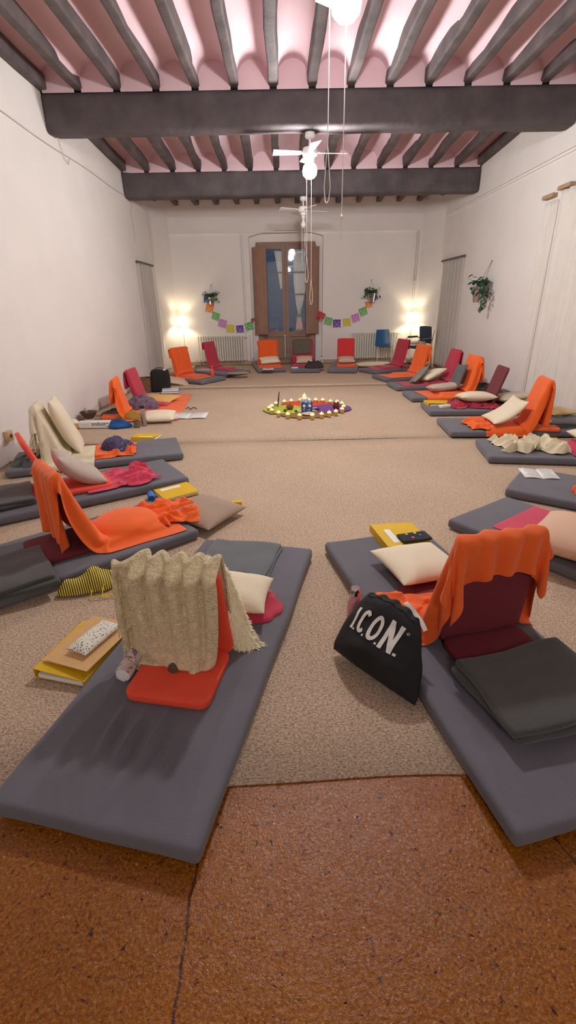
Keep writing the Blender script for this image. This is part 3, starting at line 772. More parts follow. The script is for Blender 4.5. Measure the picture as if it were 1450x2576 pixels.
for i, ((u, v), c, wpx, rot, lb) in enumerate(FL):
    yy = YB-.02-(.12 if i in (7, 8) else 0)*0; P = aty(u, v, yy); s = wpx*P.y/1187*.98; mb = MB(); n = 9
    rnd = random.Random(i)
    holes = {(2, 2), (6, 2), (2, 3), (6, 3), (4, 4), (3, 5), (5, 5), (4, 6)} | {(1, 6), (7, 6), (2, 7), (6, 7)}
    for a in range(n):
        for b in range(n):
            if (a, b) in holes: continue
            if b == n-1 and a % 2: continue
            x0, x1 = (a/n-.5)*s, ((a+1)/n-.5)*s; z0, z1 = (.5-b/n)*s, (.5-(b+1)/n)*s
            ty = (a/n-.5)*.02*math.sin(i*2.1)
            mb.add([(x0, ty, z0), (x1, ty, z0), (x1, ty, z1), (x0, ty, z1)], [(0, 1, 2, 3)])
    o = mb.build('paper_flag', M('paper %d' % (c[0]*65536+c[1]*256+c[2]), c, .8, .03), smooth=False); mods(o, .001)
    o.location = P; o.rotation_euler = (0, rot, 0); tag(o, lb, 'bunting flag')
    top = P+Vector((math.sin(rot)*s/2, 0, math.cos(rot)*s/2))
    w = Vector((math.cos(rot), 0, -math.sin(rot)))*s/2
    strings[0 if u < 700 else 1] += [top-w, top+w]
for k, pts in enumerate(strings):
    pts = ([aty(533, 730, YB-.03)]+pts) if k == 0 else (pts+[aty(936, 735, YB-.03)])
    tag(recenter(MB().tube(pts, .0025, 4).build('bunting_string', linem)), 'thin string of the paper flags %s the garden door' % ('left of' if k == 0 else 'right of'), 'string')
# ------------------------------------------------------------------ SEATING STATIONS
TH = .07
class Station:
    """frame at the middle of the mattress edge facing the candle ring; +Y points to the ring"""
    def __init__(s, mid, back, L=1.9, W=.72, label=None, crease=0, seed=0, mat=True, skew=0):
        b = Vector(back).normalized(); s.f = -b; s.ang = math.atan2(-s.f.x, s.f.y)
        s.o = Vector((mid[0], mid[1], CZ)); s.L, s.W = L, W
        s.T = T_(s.o, 0, 0, s.ang); s.cols = []
        s.top = CZ+TH if mat else CZ
        if mat:
            def fn(q):
                k = (1-(abs(q.x)/(W/2))**4)*(1-(abs(q.y)/(L/2))**6)
                dz = (nz3(q.x*2.5+seed, q.y*2.5, seed)*.007+nz3(q.x*9, q.y*6, seed)*.0018) if q.z > 0 else 0
                if crease and q.z > 0:
                    for cx, cy, ln, aa, hh in crease:
                        cy = cy+L/2
                        xx = (q.x-cx)*math.cos(aa)+(q.y-cy)*math.sin(aa); yy = -(q.x-cx)*math.sin(aa)+(q.y-cy)*math.cos(aa)
                        dz += hh*math.exp(-(xx/.015)**2)*math.exp(-(yy/ln)**2)-hh*.5*math.exp(-((xx-.03)/.02)**2)*math.exp(-(yy/ln)**2)
                return (q.x+nz3(q.y*2+seed, 0, 1)*.008, q.y+nz3(q.x*3+seed, 0, 2)*.008, q.z+dz*(.4+.6*max(0, k)))
            mb = MB().rbox(W, L, TH, .022, 70 if crease else 22, 110 if crease else 40, 2, fn, T_((0, -L/2, TH/2)))
            o = mb.build('floor_mattress', greym, angle=180); o.location = s.o; o.rotation_euler = (0, 0, s.ang)
            tag(o, label, 'mattress', None)
            s.cols.append(OBB(s.T @ T_((0, -L/2, TH/2)), (W/2, L/2, TH/2)))
            s.mat = o
    def w(s, x, y, z=0): return s.T @ Vector((x, y, z))
class Chair:
    def __init__(s, pos, ang, z0, mat, label, lean=14, seat=True, rear=True, H=.50, W=.41, gap=.0, rl=.36):
        """pos: hinge on the mattress; +Y of the frame faces the ring"""
        s.z0 = z0; s.o = Vector((pos[0], pos[1], z0)); s.ang = ang; s.T = T_(s.o, 0, 0, ang); s.cols = []; s.H, s.W = H, W
        t = thing('floor_chair', label, 'floor chair', s.o, ang); t_ = .036; a = math.radians(lean); s.lean = a
        def pan(name, T, w, l, mt=mat):
            mb = MB(); r = .045; n = 8; out = []
            cs = [(w/2-r, l/2-r, 0), (-w/2+r, l/2-r, PI/2), (-w/2+r, -l/2+r, PI), (w/2-r, -l/2+r, 1.5*PI)]
            for cx, cy, a0 in cs:
                for i in range(n+1):
                    q = a0+PI/2*i/n; out.append((cx, cy, math.cos(q), math.sin(q)))
            rows = []
            for k, (ins, z) in enumerate(((.03, -.5), (.008, -.5), (.002, -.4), (0, -.2), (0, .2), (.002, .4), (.008, .5), (.03, .54))):
                rows.append([(cx+(r-ins)*cc, cy+(r-ins)*ss, z*t_) for cx, cy, cc, ss in out])
            mb.grid(rows, closev=True, T=T); m = len(out)
            mb.add(rows[0], [tuple(range(m))], T); mb.add(rows[-1], [tuple(range(m))], T)
            return mb.build(name, mt, t, angle=35)
        if seat:
            Ts = T_((0, .225, t_/2+.002)); pan('seat', Ts, W, .44); s.cols.append(OBB(s.T @ Ts, (W/2, .22, t_/2)))
        Tb = T_((0, 0, .02), a, 0, 0) @ T_((0, 0, H/2)) @ T_((0, 0, 0), PI/2, 0, 0)
        s.Tb = Tb; pan('backrest', Tb, W, H); s.cols.append(OBB(s.T @ Tb, (W/2, H/2, t_/2+.006)))
        if rear:
            Tr = T_((0, -rl/2-.015, t_/2+.002)); pan('rear_flap', Tr, W*.97, rl); s.cols.append(OBB(s.T @ Tr, (W/2, rl/2, t_/2)))
            MB().tube([(-W*.47, -.012, .03), (0, -.014, .034), (W*.47, -.012, .03)], .010, 8).build('hinge_seam', mat, t)
        s.t = t
    def drape(s, st, mat, label, cat='blanket', front=.55, back=.3, w=.62, over=0, nx=26, slack=1.08, wslack=1.12, seed=0, extra=(), steps=110, name='blanket', fold=.018, sol=.004, off=0., side=0, yaw=0, sub=1, bend=.25, backf=None, widf=None, pinr=None):
        """cloth laid from the mattress in front, up the backrest and over its top, then down behind"""
        a = s.lean; H = s.H; d = .028
        up = Vector((0, -math.sin(a), math.cos(a))); n = Vector((0, math.cos(a), math.sin(a)))
        top = Vector((0, 0, .02))+up*H
        path = []
        if front > 0:
            fz = .05
            path += [Vector((0, .03+front, fz)), Vector((0, .05, fz+.005))]
            path += [Vector((0, 0, .05))+n*d+up*.02]
        else:
            path += [top+n*d-up*(-front)]
        path += [top+n*d-up*.01, top+n*.018+up*.022, top-n*.018+up*.022, top-n*d-up*.01]
        if back > 0: path += [top-n*(d+.01)+Vector((0, 0, -back))]
        # resample
        L = [0]
        for p, q in zip(path, path[1:]): L.append(L[-1]+(q-p).length)
        tot = L[-1]; tl = L[-2] if back > 0 else tot
        ru = w*wslack/nx; ny = max(6, int(tot*slack/ru))
        P = np.zeros((ny+1, nx+1, 3)); R0 = P.copy(); Mw = s.T; pin = np.zeros((ny+1, nx+1), bool)
        for j in range(ny+1):
            t = tot*j/ny; k = 0
            while k < len(L)-2 and L[k+1] < t: k += 1
            p = path[k].lerp(path[k+1], (t-L[k])/max(1e-6, L[k+1]-L[k]))
            wf = widf((t-tl)/max(back, .01) if t > tl else (t-tl)/max(tl, .01)) if widf else 1
            for i in range(nx+1):
                un = i/nx-.5
                x = un*w*wf+off+side*(j/ny-.5)
                bf = backf(un*2) if backf else 1
                pz = p.copy()
                if t > tl and back > 0: pz.z = path[-2].z-(path[-2].z-p.z)*bf
                R0[j, i] = (x, 0, 0)
                R0[j, i] = (un*w*wf, pz.y, pz.z)
                nn = fold*math.sin(i/nx*2*PI*3.3+seed+.8*math.sin(j*.22+seed))+nz3(i*.35, j*.35, seed)*.02
                sgn = 1 if t < tl*.97 else -1
                q = pz+(n*sgn if (front <= 0 or t > front) else Vector((0, 0, 1)))*(abs(nn) if abs(x) < s.W/2 else nn*.6+.004)
                if yaw: x = x+yaw*(.3-q.y)
                P[j, i] = Mw @ Vector((x, q.y, q.z))
                if tl-.075 < t < tl+.01 and (abs(x) < s.W/2+.01 if not pinr else pinr[0] < x < pinr[1]): pin[j, i] = True
        P = settle(P, R0, (wslack, slack), s.cols+st.cols+list(extra), steps=steps, floor=.024, bend=bend, pins=pin)
        return sheet_obj(name, P, mat, label, cat, sol=sol, sub=sub), P
def flat_cloth(st, cols, c, w, l, ang, mat, label, cat='blanket', z=None, nx=24, squeeze=(1., 1.), seed=0, name='blanket', amp=.02, steps=70, fringe=False, sol=.004):
    """a cloth dropped over what lies there, pushed together so that it folds"""
    ny = int(nx*l/w); ru, rv = w/nx, l/ny; P = np.zeros((ny+1, nx+1, 3)); z = (st.top if st else CZ)+.05 if z is None else z
    T = T_((c[0], c[1], z), 0, 0, ang)
    for j in range(ny+1):
        for i in range(nx+1):
            x = (i/nx-.5)*w*squeeze[0]; y = (j/ny-.5)*l*squeeze[1]
            zz = amp*abs(math.sin(i*.9+2*nz3(j*.3, i*.1, seed)))*(1.6*(1-squeeze[0])+.05)+amp*abs(math.sin(j*.9+2*nz3(i*.3, j*.1, seed+2)))*(1.6*(1-squeeze[1])+.05)+nz3(i*.4, j*.4, seed)*.012
            P[j, i] = T @ Vector((x+nz3(i*.2, j*.2, seed)*.05, y+nz3(j*.2, i*.2, seed+7)*.05, max(0, zz)))
    R0 = np.array([[(i*ru, j*rv, 0.) for i in range(nx+1)] for j in range(ny+1)])
    P = settle(P, R0, (1, 1), cols, steps=steps, floor=.024)
    return sheet_obj(name, P, mat, label, cat, sol=sol), P
def tassels(o, pts, dirs, mat, L=.05, r=.0022, seed=0, n=1):
    rnd = random.Random(seed); mb = MB()
    for p, d in zip(pts, dirs):
        p = Vector(p)-o.location; d = Vector(d)
        q = p+d*L*.5+Vector((rnd.uniform(-1, 1), rnd.uniform(-1, 1), 0))*L*.12; e = q+d*L*.4+Vector((rnd.uniform(-1, 1)*L*.3, rnd.uniform(-1, 1)*L*.3, -L*.4))
        if e.z+o.location.z < CZ+.004: e.z = CZ+.004-o.location.z
        mb.tube([p, q, e], r, 4)
    return mb.build('fringe', mat, o)
# mats: (mid of ring edge, direction away from the ring)
creases = [(-.12, -1.56, .10, .10, .024), (-.03, -1.60, .12, .06, .028), (.06, -1.57, .11, .02, .024), (.15, -1.62, .10, .05, .018), (-.17, -1.76, .07, .1, .014), (.02, -1.78, .07, .1, .013)]
SA = Station((-.19, 2.785), (-.235, -.972), 1.90, .74, 'large grey floor mattress nearest the camera on the left, creased, reaching the brown floor', creases, 1)
SB = Station((.605, 2.86), (.213, -.977), 1.95, .72, 'large grey floor mattress nearest the camera on the right, under the black bag side', [(-.2, -.75, .08, 1.3, .006), (-.18, -.8, .06, 1.2, .005)], 2)
S1 = Station((-1.19, 5.23), (-.955, -.297), 1.72, .72, 'grey floor mattress by the left wall under the cream fringed shawl', 0, 3)
S2 = Station((-1.07, 4.41), (-.845, -.535), 1.95, .70, 'grey floor mattress with the raspberry cloth, between the shawl mat and the orange draped chair', 0, 4)
S3 = Station((-.855, 3.295), (-.765, -.644), 1.95, .74, 'grey floor mattress beneath the tall orange draped chair on the left', 0, 5)
Sa = Station((2.12, 4.88), (.985, -.17), 1.75, .68, 'grey floor mattress carrying the crumpled white shawl at the right edge', 0, 6)
Sb = Station((2.05, 3.94), (.80, -.60), 1.9, .70, 'grey floor mattress with the open notebook at the right edge', 0, 7)
Sc = Station((1.48, 3.30), (.56, -.83), 1.9, .73, 'grey floor mattress with the raspberry cloth and round beige cushion at the right edge', 0, 8)
Q1 = Station((2.03, 5.91), (.997, -.07), 1.85, .76, 'grey floor mattress along the right wall before the orange chair with the cream square cushion', 0, 9)
Q2 = Station((2.11, 7.03), (.995, -.06), 1.78, .68, 'grey floor mattress under the bare wine-coloured chair with the yellow folder', 0, 10)
Q3 = Station((2.09, 8.06), (1, .0), 1.8, .70, 'grey floor mattress under the orange chair with the slate cushion by the right wall', 0, 11)
Q4 = Station((2.05, 9.08), (.995, .08), 1.8, .66, 'grey floor mattress under the crimson chair with the sage and cream cushions', 0, 12)
Q5 = Station((2.0, 10.1), (.96, .26), 1.85, .68, 'grey floor mattress under the orange chair in front of the dark armchair', 0, 13)
Q6 = Station((1.95, 11.15), (.85, .52), 1.7, .68, 'grey floor mattress under the crimson chair before the blue plastic chair', 0, 14)
K3 = Station((1.36, 11.25), (.2, .98), 1.7, .68, 'grey floor mattress under the uncovered red chair near the right radiator', 0, 15)
K2 = Station((.53, 11.41), (.03, 1), 1.75, .68, 'grey floor mattress under the plaid covered chair before the garden door', 0, 16)
K1 = Station((-.25, 11.58), (-.14, .99), 1.7, .68, 'grey floor mattress under the orange chair before the left half of the door', 0, 17)
J2 = Station((-1.0, 11.22), (-.78, .62), 1.6, .80, 'grey floor mattress under the crimson chair before the left radiator', 0, 18)
J1 = Station((-1.45, 10.24), (-.82, .57), 1.5, .76, 'grey floor mattress under the orange chair in the left back corner', 0, 19)
def chair_on(S, pos, mat, label, turn=0, **k):
    return Chair(pos, S.ang+turn, S.top, mat, label, **k)
def uv(px, z): p = at(px[0], px[1], z); return (p.x, p.y)
# ---------- station A: left foreground
cA = chair_on(SA, (-.43, 1.742), redm, 'bright red floor chair under the heavy oatmeal throw, left foreground', turn=.04, lean=12, H=.49, W=.37, rl=.33)
# red bundle, cushion and blanket in front of it
heap('shawl', 'crimson cloth bunched under the cream cushion on the nearest left mat', .34, .32, .07, (-.20, 2.07, SA.top), crimm, .2, 4, cat='shawl')
pillow('cushion', 'cream square cushion behind the oatmeal throw on the nearest left mat', .36, .30, .12, (-.27, 2.06, SA.top+.105), creamm, SA.ang+.1, .04, .08, seed=3)
folded('folded_blanket', 'folded slate grey blanket at the ring end of the nearest left mat', .46, .40, .035, (-.29, 2.57, SA.top), olivem, SA.ang-.05, 2, 5)
# knitted throw
ex = [ELL(T_((-.27, 2.06, SA.top+.105), 0, 0, SA.ang), (.17, .14, .06))]
oA, PA = cA.drape(SA, knitm, 'heavy oatmeal knitted throw hanging over the red chair in the left foreground', 'throw', front=-.22, back=.45, w=.52, nx=56, slack=1.0, wslack=1.55, seed=1, extra=ex, steps=130, name='knitted_throw', fold=.060, sol=.012, off=-.065, side=.07, bend=.3, widf=lambda t: 1-.56*max(0, t)**1.2, backf=lambda u: 1-.18*max(0, -u)-.1*max(0, u-.6), pinr=(-.262, .2))
def fur(o, pts, mat, n=2200, L=.03, seed=1, r=.0):
    pass
# fleece tail beside the backrest
def fleece_tail():
    rnd = random.Random(5); B = cA.T
    Bi = B.inverted()
    path = [Bi @ aty(u_, v_, y_) for u_, v_, y_ in ((508, 1412, 1.72), (535, 1422, 1.76), (558, 1462, 1.79), (577, 1515, 1.79), (595, 1568, 1.78), (616, 1612, 1.755), (645, 1646, 1.73))]
    def cr(t):
        t = min(max(t, 0), .9999)*(len(path)-1); i = int(t); f = t-i
        p0, p1, p2, p3 = path[max(i-1, 0)], path[i], path[i+1], path[min(i+2, len(path)-1)]
        return .5*((2*p1)+(p2-p0)*f+(2*p0-5*p1+4*p2-p3)*f*f+(3*p1-p0-3*p2+p3)*f**3)
    mb = MB(); fu = MB(); rows = []
    for k in range(41):
        t = k/40; c = cr(t); d = (cr(t+.02)-cr(t-.02)).normalized(); s_ = Vector((1, .55, 0)).normalized(); s_ = (s_-d*s_.dot(d)).normalized(); b = d.cross(s_)
        wd = .016+.026*math.sin(min(1, t*1.1)*PI*.75)+.010*t; th = .015
        if k == 40: wd *= .6
        row = []
        for j in range(14):
            a = 2*PI*j/14; row.append(c+s_*wd*math.cos(a)+b*th*math.sin(a))
        rows.append(row)
        if k < 40:
            for _ in range(95):
                a = rnd.uniform(0, 2*PI); p = cr(t+rnd.random()/40)+s_*wd*math.cos(a)+b*th*math.sin(a)
                nn = (s_*math.cos(a)*.9+b*math.sin(a)); L = rnd.uniform(.018, .034)
                g = Vector((0, 0, -1)); dirn = (nn*.9+g*.6+Vector((rnd.uniform(-.5, .5), rnd.uniform(-.5, .5), rnd.uniform(-.3, .3)))).normalized()
                q = p+dirn*L*.5; e = q+(dirn+g*.7).normalized()*L*.5
                if e.z < .004: e.z = .004
                sd = dirn.cross(nn+Vector((.01, .02, 0))).normalized()*.0028
                fu.add([p-sd, p+sd, q+sd*.8, q-sd*.8, e], [(0, 1, 2, 3), (3, 2, 4)])
    T = Matrix.Translation(-oA.location)
    mb.grid([[tuple(T @ (B @ p)) for p in r] for r in rows], closev=True)
    q = [tuple(T @ (B @ p)) for p in rows[-1]]; mb.add(q, [tuple(range(14))])
    o = mb.build('fleece_lining', furm, oA); o['label'] = 'long haired cream fleece edge'
    f2 = MB(); f2.add([tuple(T @ (B @ Vector(v))) for v in fu.v], fu.f); f2.build('fleece_hair', furm, o, smooth=False)
fleece_tail()
# fleece seen inside the open fold + big button
ny_, nx_ = PA.shape[0]-1, PA.shape[1]-1
pb = Vector(PA[-1, int(nx_*.52)])-oA.location
Tb = T_(pb+Vector((-.005, -.034, .014)), math.radians(70), 0, cA.ang)
MB().lathe([(.0, .004), (.012, .003), (.016, .007), (.021, .006), (.023, 0), (.021, -.004), (0, -.004)], 24, Tb).build('button', M('horn button', (92, 74, 52), .3, .2, 60), oA)['label'] = 'large dark horn button'
mb = MB(); rnd = random.Random(3)
for i in range(9):
    j = rnd.randrange(2, ny_); p = Vector(PA[j, 0])-oA.location; mb.tube([p, p+Vector((-.005, 0, -.035)), p+Vector((rnd.uniform(-.01, .01), -.005, -.07))], .0025, 4)
p = Vector(PA[-1, int(nx_*.55)])-oA.location; mb.tube([p, p+Vector((.01, -.01, -.03)), p+Vector((.005, -.02, -.05)), p+Vector((.02, -.03, -.075))], .0016, 4)
mb.build('loose_threads', knitm, oA)
# roll with floral print
def roll(name, label, a, b, r, mat, capm, cat='roll'):
    a, b = Vector(a), Vector(b); d = (b-a); T = Matrix.Translation(a) @ d.to_track_quat('Z', 'Y').to_matrix().to_4x4(); L = d.length
    mb = MB(); n = 36; rows = []
    for k in range(19):
        z = L*k/18; rr = r*(.90 if k in (0, 18) else 1)
        rows.append([((rr+nz3(z*20, j*.4, 2)*.002)*math.cos(2*PI*j/n), (rr+nz3(j*.4, z*20, 4)*.002)*math.sin(2*PI*j/n), z+(nz3(j*.9, k, 1)*.008 if k in (0, 18) else 0)) for j in range(n)])
    T0 = Matrix.Translation(-a)
    mb.grid(rows, closev=True, T=T0 @ T); o = mb.build(name, mat); o.location = a
    MB().lathe([(r*.88, .003), (r*.5, .001), (.001, .002)], 24, T0 @ T).build('roll_end', capm, o)
    MB().lathe([(r*.88, L-.003), (.001, L-.002)], 24, T0 @ T).build('roll_end', capm, o)
    return tag(o, label, cat)
p0 = at(308, 1700, SA.top+.032); p1 = at(362, 1612, SA.top+.032); p1 = p0+(p1-p0).normalized()*.27
roll('fabric_roll', 'white roll with mauve floral print beside the red chair flap', p0, p1, .036, flowerm, paperm)
# binder with kraft folder and speckled eye pillow, left of mat A
def binder(label, c, ang, z0, w=.25, l=.32, t=.045, rx=0, strip=True, stripx=-.07, flat=.03):
    o = thing('ring_binder', label, 'binder', (c[0], c[1], z0), ang)
    mb = MB()
    T = T_((0, 0, 0))
    def wedge(x0, x1, z0a, z0b, th):
        return [(x0, -l/2, z0a), (x1, -l/2, z0b), (x1, l/2, z0b), (x0, l/2, z0a), (x0, -l/2, z0a+th), (x1, -l/2, z0b+th), (x1, l/2, z0b+th), (x0, l/2, z0a+th)]
    F = [(0, 3, 2, 1), (4, 5, 6, 7), (0, 1, 5, 4), (1, 2, 6, 5), (2, 3, 7, 6), (3, 0, 4, 7)]
    MB().add(wedge(-w/2, w/2, .001, .001, .003), F).build('back_cover', yellowm, o, False)
    MB().add(wedge(-w/2, w/2, t-.003, flat-.003, .003), F).build('front_cover', yellowm, o, False)
    MB().box((-w/2, 0, t/2), (.003, l, t)).build('spine', yellowm, o, False)
    MB().add(wedge(-w/2+.02, w/2-.012, .005, .005, min(flat, t)-.01), F).build('paper_block', paperm, o, False)
    if strip:
        a = (t-flat)/w
        x0, x1 = stripx-.022, stripx+.022
        zf = lambda x: t-(x+w/2)*a+.0012
        MB().add([(x0, -l*.36, zf(x0)), (x1, -l*.36, zf(x1)), (x1, l*.22, zf(x1)), (x0, l*.22, zf(x0))], [(0, 1, 2, 3)]).build('label_strip', paperm, o, False)
    return o
aA = math.atan2(1.975-1.615, -.81+.927)   # direction of the long side
binder('mustard ring binder under a kraft folder, left of the nearest left mat', (-.975, 1.80), aA-PI/2+.05, CZ, .26, .36, .05, strip=False)
mb = MB().box((0, 0, .054), (.235, .345, .003)); mb.box((-.01, .0, .058), (.24, .35, .002)); mb.box((.012, -.01, .0615), (.225, .335, .003), T_((0, 0, 0), 0, 0, -.04))
o = mb.build('kraft_folder', kraftm, smooth=False); o.location = (-.945, 1.83, CZ); o.rotation_euler = (0, 0, aA-PI/2); tag(o, 'kraft cardboard folder lying on the mustard binder', 'folder')
o = weld(pillow_mb(.115, .24, .045, None, 0, 8, wr=.8, pinch=.03).build('eye_pillow', speckm, angle=60)); o.location = (-.925, 1.83, CZ+.085); o.rotation_euler = (0, 0, aA-PI/2-.1)
tag(o, 'small white speckled eye pillow on the kraft folder', 'eye pillow')
# ---------- station B: right foreground
cB = chair_on(SB, (.895, 1.80), maroonm, 'dark maroon floor chair under an orange blanket in the right foreground', turn=-.01, lean=5, H=.53, W=.415, rl=.38)
pillow('cushion', 'cream square cushion at the foot of the maroon chair, right foreground', .42, .42, .11, (.76, 2.36, SB.top+.075), creamm, SB.ang+.05, -.03, .02, seed=6)
heap('shawl', 'twisted dark cloth under the cream cushion right foreground', .34, .32, .05, (.76, 2.40, SB.top), maroonm, .2, 6)
oB, PB = cB.drape(SB, orangem, 'orange blanket thrown over the maroon chair in the right foreground', 'blanket', front=.28, back=.30, w=.70, nx=40, slack=1.03, wslack=1.14, seed=4, steps=120, fold=.020, sol=.003, off=-.035, backf=lambda u: .42+.50*max(0, -u-.15)+.75*max(0, u-.55))
heap('shawl', 'knotted end of orange cloth beside the black bag', .36, .18, .085, uv((1010, 1510), SB.top+.04)+(SB.top,), orangem, -.2, 12, freq=16, irr=.5)
# grey blanket folded behind the chair
folded('folded_blanket', 'thick folded charcoal blanket lying on the rear flap of the maroon chair', .52, .40, .06, (.985, 1.41, SB.top+.03), blackgm, SB.ang+.02, 2, 9, rx=0)
# pink bottle
def bottle(label, c, z0, H, r, bm_, capm, neck=.45, capr=.6, caph=.12, name='water_bottle', rx=0, ry=0):
    o = thing(name, label, 'bottle', (c[0], c[1], z0))
    bh = H*(1-caph)
    MB().lathe([(.001, 0), (r*.9, 0), (r, .008), (r, bh*.68), (r*.93, bh*.78), (r*capr*1.05, bh*.93), (r*capr*.95, bh)], 28).build('body', bm_, o)
    MB().lathe([(r*capr, bh), (r*capr*1.04, bh+.004), (r*capr*1.04, H-.006), (r*capr*.9, H), (.001, H)], 24).build('cap', capm, o)
    o.rotation_euler = (rx, ry, 0)
    return o
bp_ = at(892, 1600, CZ)
bottle('rose pink water bottle with a silver cap between the bag and the right mat', (.335, 1.95), CZ, .25, .040, pinkbm, chrome, caph=.16, capr=.62)
# black bag
def black_bag():
    base = Vector((.325, 1.60, CZ)); ax = Vector((.64, -.77, 0)).normalized(); ang = math.atan2(ax.y, ax.x)
    o = thing('drawstring_bag', 'black cloth drawstring bag with white lettering leaning on the right mat', 'bag', base, ang)
    TB = T_((0, 0, 0), math.radians(-34), 0, 0)
    W_, H_, D_ = .46, .315, .18
    def S(u, v, s):      # u,v in -1..1, v up
        hw = W_/2*(1-.42*((v+1)/2)**2.2)+nz3(v*2, s, 4)*.01
        x = hw*u+.035*(v+1)*0-.02*v
        prof = max(0, 1-abs(u)**2.6)**.6*max(0, 1-abs(v)**3)**.55
        y = s*D_/2*prof*(1+.25*nz3(u*1.5, v*1.5, 3)+.10*nz3(u*4, v*4, 7)-.25*v)
        z = (v+1)/2*H_+.03*(1-u*u)*(v > 0)*v+(.006*math.sin(u*13+1)*max(0, v-.7)*3)-.02*(1-abs(v))*0
        if v > .8: y += s*.006*math.sin(u*24)*(v-.8)*4
        return Vector((x, y, z))
    def fin(p):
        q = TB @ p
        q.z = max(q.z, .002)
        return q
    mb = MB(); n = 34
    us = [math.sin(PI/2*(2*i/n-1)) for i in range(n+1)]
    for s_ in (-1, 1): mb.grid([[tuple(fin(S(u, v, s_))+Vector((0, .03, .02))) for u in us] for v in us])
    bg = weld(mb.build('bag_body', blackm, o, angle=70))
    # lettering: strokes in a 2D frame -> bag surface
    def stroke(m2, pts, wd):
        for (x0, y0), (x1, y1) in zip(pts, pts[1:]):
            L = math.hypot(x1-x0, y1-y0); k = max(2, int(L/.05)); dx, dy = (x1-x0)/L, (y1-y0)/L
            x0 -= dx*wd*.25; y0 -= dy*wd*.25; x1 += dx*wd*.25; y1 += dy*wd*.25
            rows = []
            for i in range(k+1):
                cx, cy = x0+(x1-x0)*i/k, y0+(y1-y0)*i/k
                rows.append([(cx-dy*wd*t, cy+dx*wd*t) for t in (-.5, 0, .5)])
            m2.append(rows)
    L2 = []; wd = .17
    def arcp(cx, cy, rx, ry, a0, a1, n=16): return [(cx+rx*math.cos(math.radians(a0+(a1-a0)*i/n)), cy+ry*math.sin(math.radians(a0+(a1-a0)*i/n))) for i in range(n+1)]
    stroke(L2, [(.0, 0), (.0, .92)], wd)                                     # I
    stroke(L2, [(.17, 0), (.25, 0)], .09)
    stroke(L2, arcp(.62, .50, .21, .42, 52, 308), wd)                        # C
    stroke(L2, [(.90, 0), (.98, 0)], .09)
    stroke(L2, arcp(1.36, .50, .23, .45, 0, 360, 24), wd)                    # O
    stroke(L2, [(1.72, -.02), (1.80, -.02)], .09)
    stroke(L2, [(2.02, -.04), (2.02, 1.08)], .22); stroke(L2, [(2.04, 1.02), (2.52, .02)], .24); stroke(L2, [(2.56, -.04), (2.56, 1.08)], .22)   # N
    stroke(L2, [(2.78, -.02), (2.88, -.02)], .12)
    stroke(L2, arcp(2.86, .98, .05, .05, 0, 360, 12), .02)
    mb = MB(); sc = .088
    for rows in L2:
        out = []
        for r in rows:
            q = []
            for x, y in r:
                X = (x-1.42)*sc-.005; Y = y*.092+.150
                v = Y/H_*2-1; hw = W_/2*(1-.42*((v+1)/2)**2.2); u = (X+.02*v)/hw
                u = max(-.97, min(.97, u)); p = S(u, v, -1); p.y -= .0025
                q.append(tuple(fin(p)+Vector((0, .03, .02))))
            out.append(q)
        mb.grid(out)
    l = mods(mb.build('lettering', silverl, bg, smooth=False), .0008)
    l['label'] = 'white bold letters I.C.O.N.'
    # drawstring mouth
    MB().tube([tuple(fin(S(u/10, .93, -1))+Vector((0, .022, .02))) for u in range(-9, 10)], .004, 6).build('drawstring', blackc, o)
    MB().grid([[tuple(fin(S(.15+.80*i/10, .90-.25*(i/10)**2+.02*j, .25))+Vector((.006*j, .055+.007*j, .026+.006*math.sin(i)))) for i in range(11)] for j in range(3)]).build('white_lining', whitec, o)
    return o
black_bag()
# binder + pencil case at the ring end
binder('mustard ring binder with white strip at the ring end of the right foreground mat', (.755, 2.78), SB.ang-.04, SB.top, .30, .33, .055, flat=.04, stripx=-.07)
pc = thing('pencil_case', 'black zipped pencil case with patches on the mustard binder', 'pencil case', (.825, 2.70, SB.top+.05), SB.ang+.0)
MB().rbox(.20, .11, .018, .008, 6, 4, 1, lambda q: (q.x, q.y, q.z+nz3(q.x*12, q.y*12, 1)*.003), T_((0, 0, .012))).build('case_body', blackc, pc)
for x, y, c in ((-.04, .03, (214, 170, 170)), (.02, .035, (225, 220, 215)), (.04, -.0, (60, 130, 200)), (-.02, -.02, (220, 120, 130))):
    MB().lathe([(.010, 0), (.009, .0015), (.001, .002)], 12, T_((x, y, .0225))).build('patch', M('patch %d' % c[0], c), pc)
# ---------- left stations
c3 = chair_on(S3, (-1.33, 2.90), maroonm, 'dark maroon floor chair under the tall orange blanket, left side', turn=-.03, lean=20, H=.55, rl=.38)
o3, P3 = c3.drape(S3, orangem, 'long orange blanket flowing over the left maroon chair with its end crumpled on the mat', front=.50, back=.36, w=.56, nx=32, slack=1.05, wslack=1.14, seed=2, steps=120, fold=.022, extra=[ELL(c3.T @ T_((0, .24, .05)), (.20, .22, .07))])
crumple('blanket_end', '', .44, .34, tuple(Vector(c3.T @ Vector((.0, .60, .01)))-o3.location), orangem, c3.ang, 3, h=.085, f=12, warp=.07, parent=o3)
folded('folded_blanket', 'folded charcoal blanket with a fringed edge behind the tall orange chair', .44, .50, .05, uv((25, 1440), S3.top+.03)+(S3.top,), blackgm, S3.ang+PI/2-.1, 2, 11)
heap('woven_bag', 'crumpled yellow and black striped woven bag between the orange chair and the oatmeal throw', .36, .20, .13, uv((242, 1440), .1)+(CZ,), stripey, .5, 15, cat='bag', freq=15, irr=.4)
bb = [o for o in bpy.data.objects if o.name.startswith('woven_bag')][-1]
MB().tube([(-.05, -.1, .03), (-.06, -.14, .012), (.02, -.17, .006), (.1, -.14, .01), (.14, -.08, .03)], .004, 6).tube([(.02, -.1, .05), (.0, -.14, .012), (.06, -.19, .006), (.14, -.11, .02)], .004, 6).build('strap', yellowc, bb)
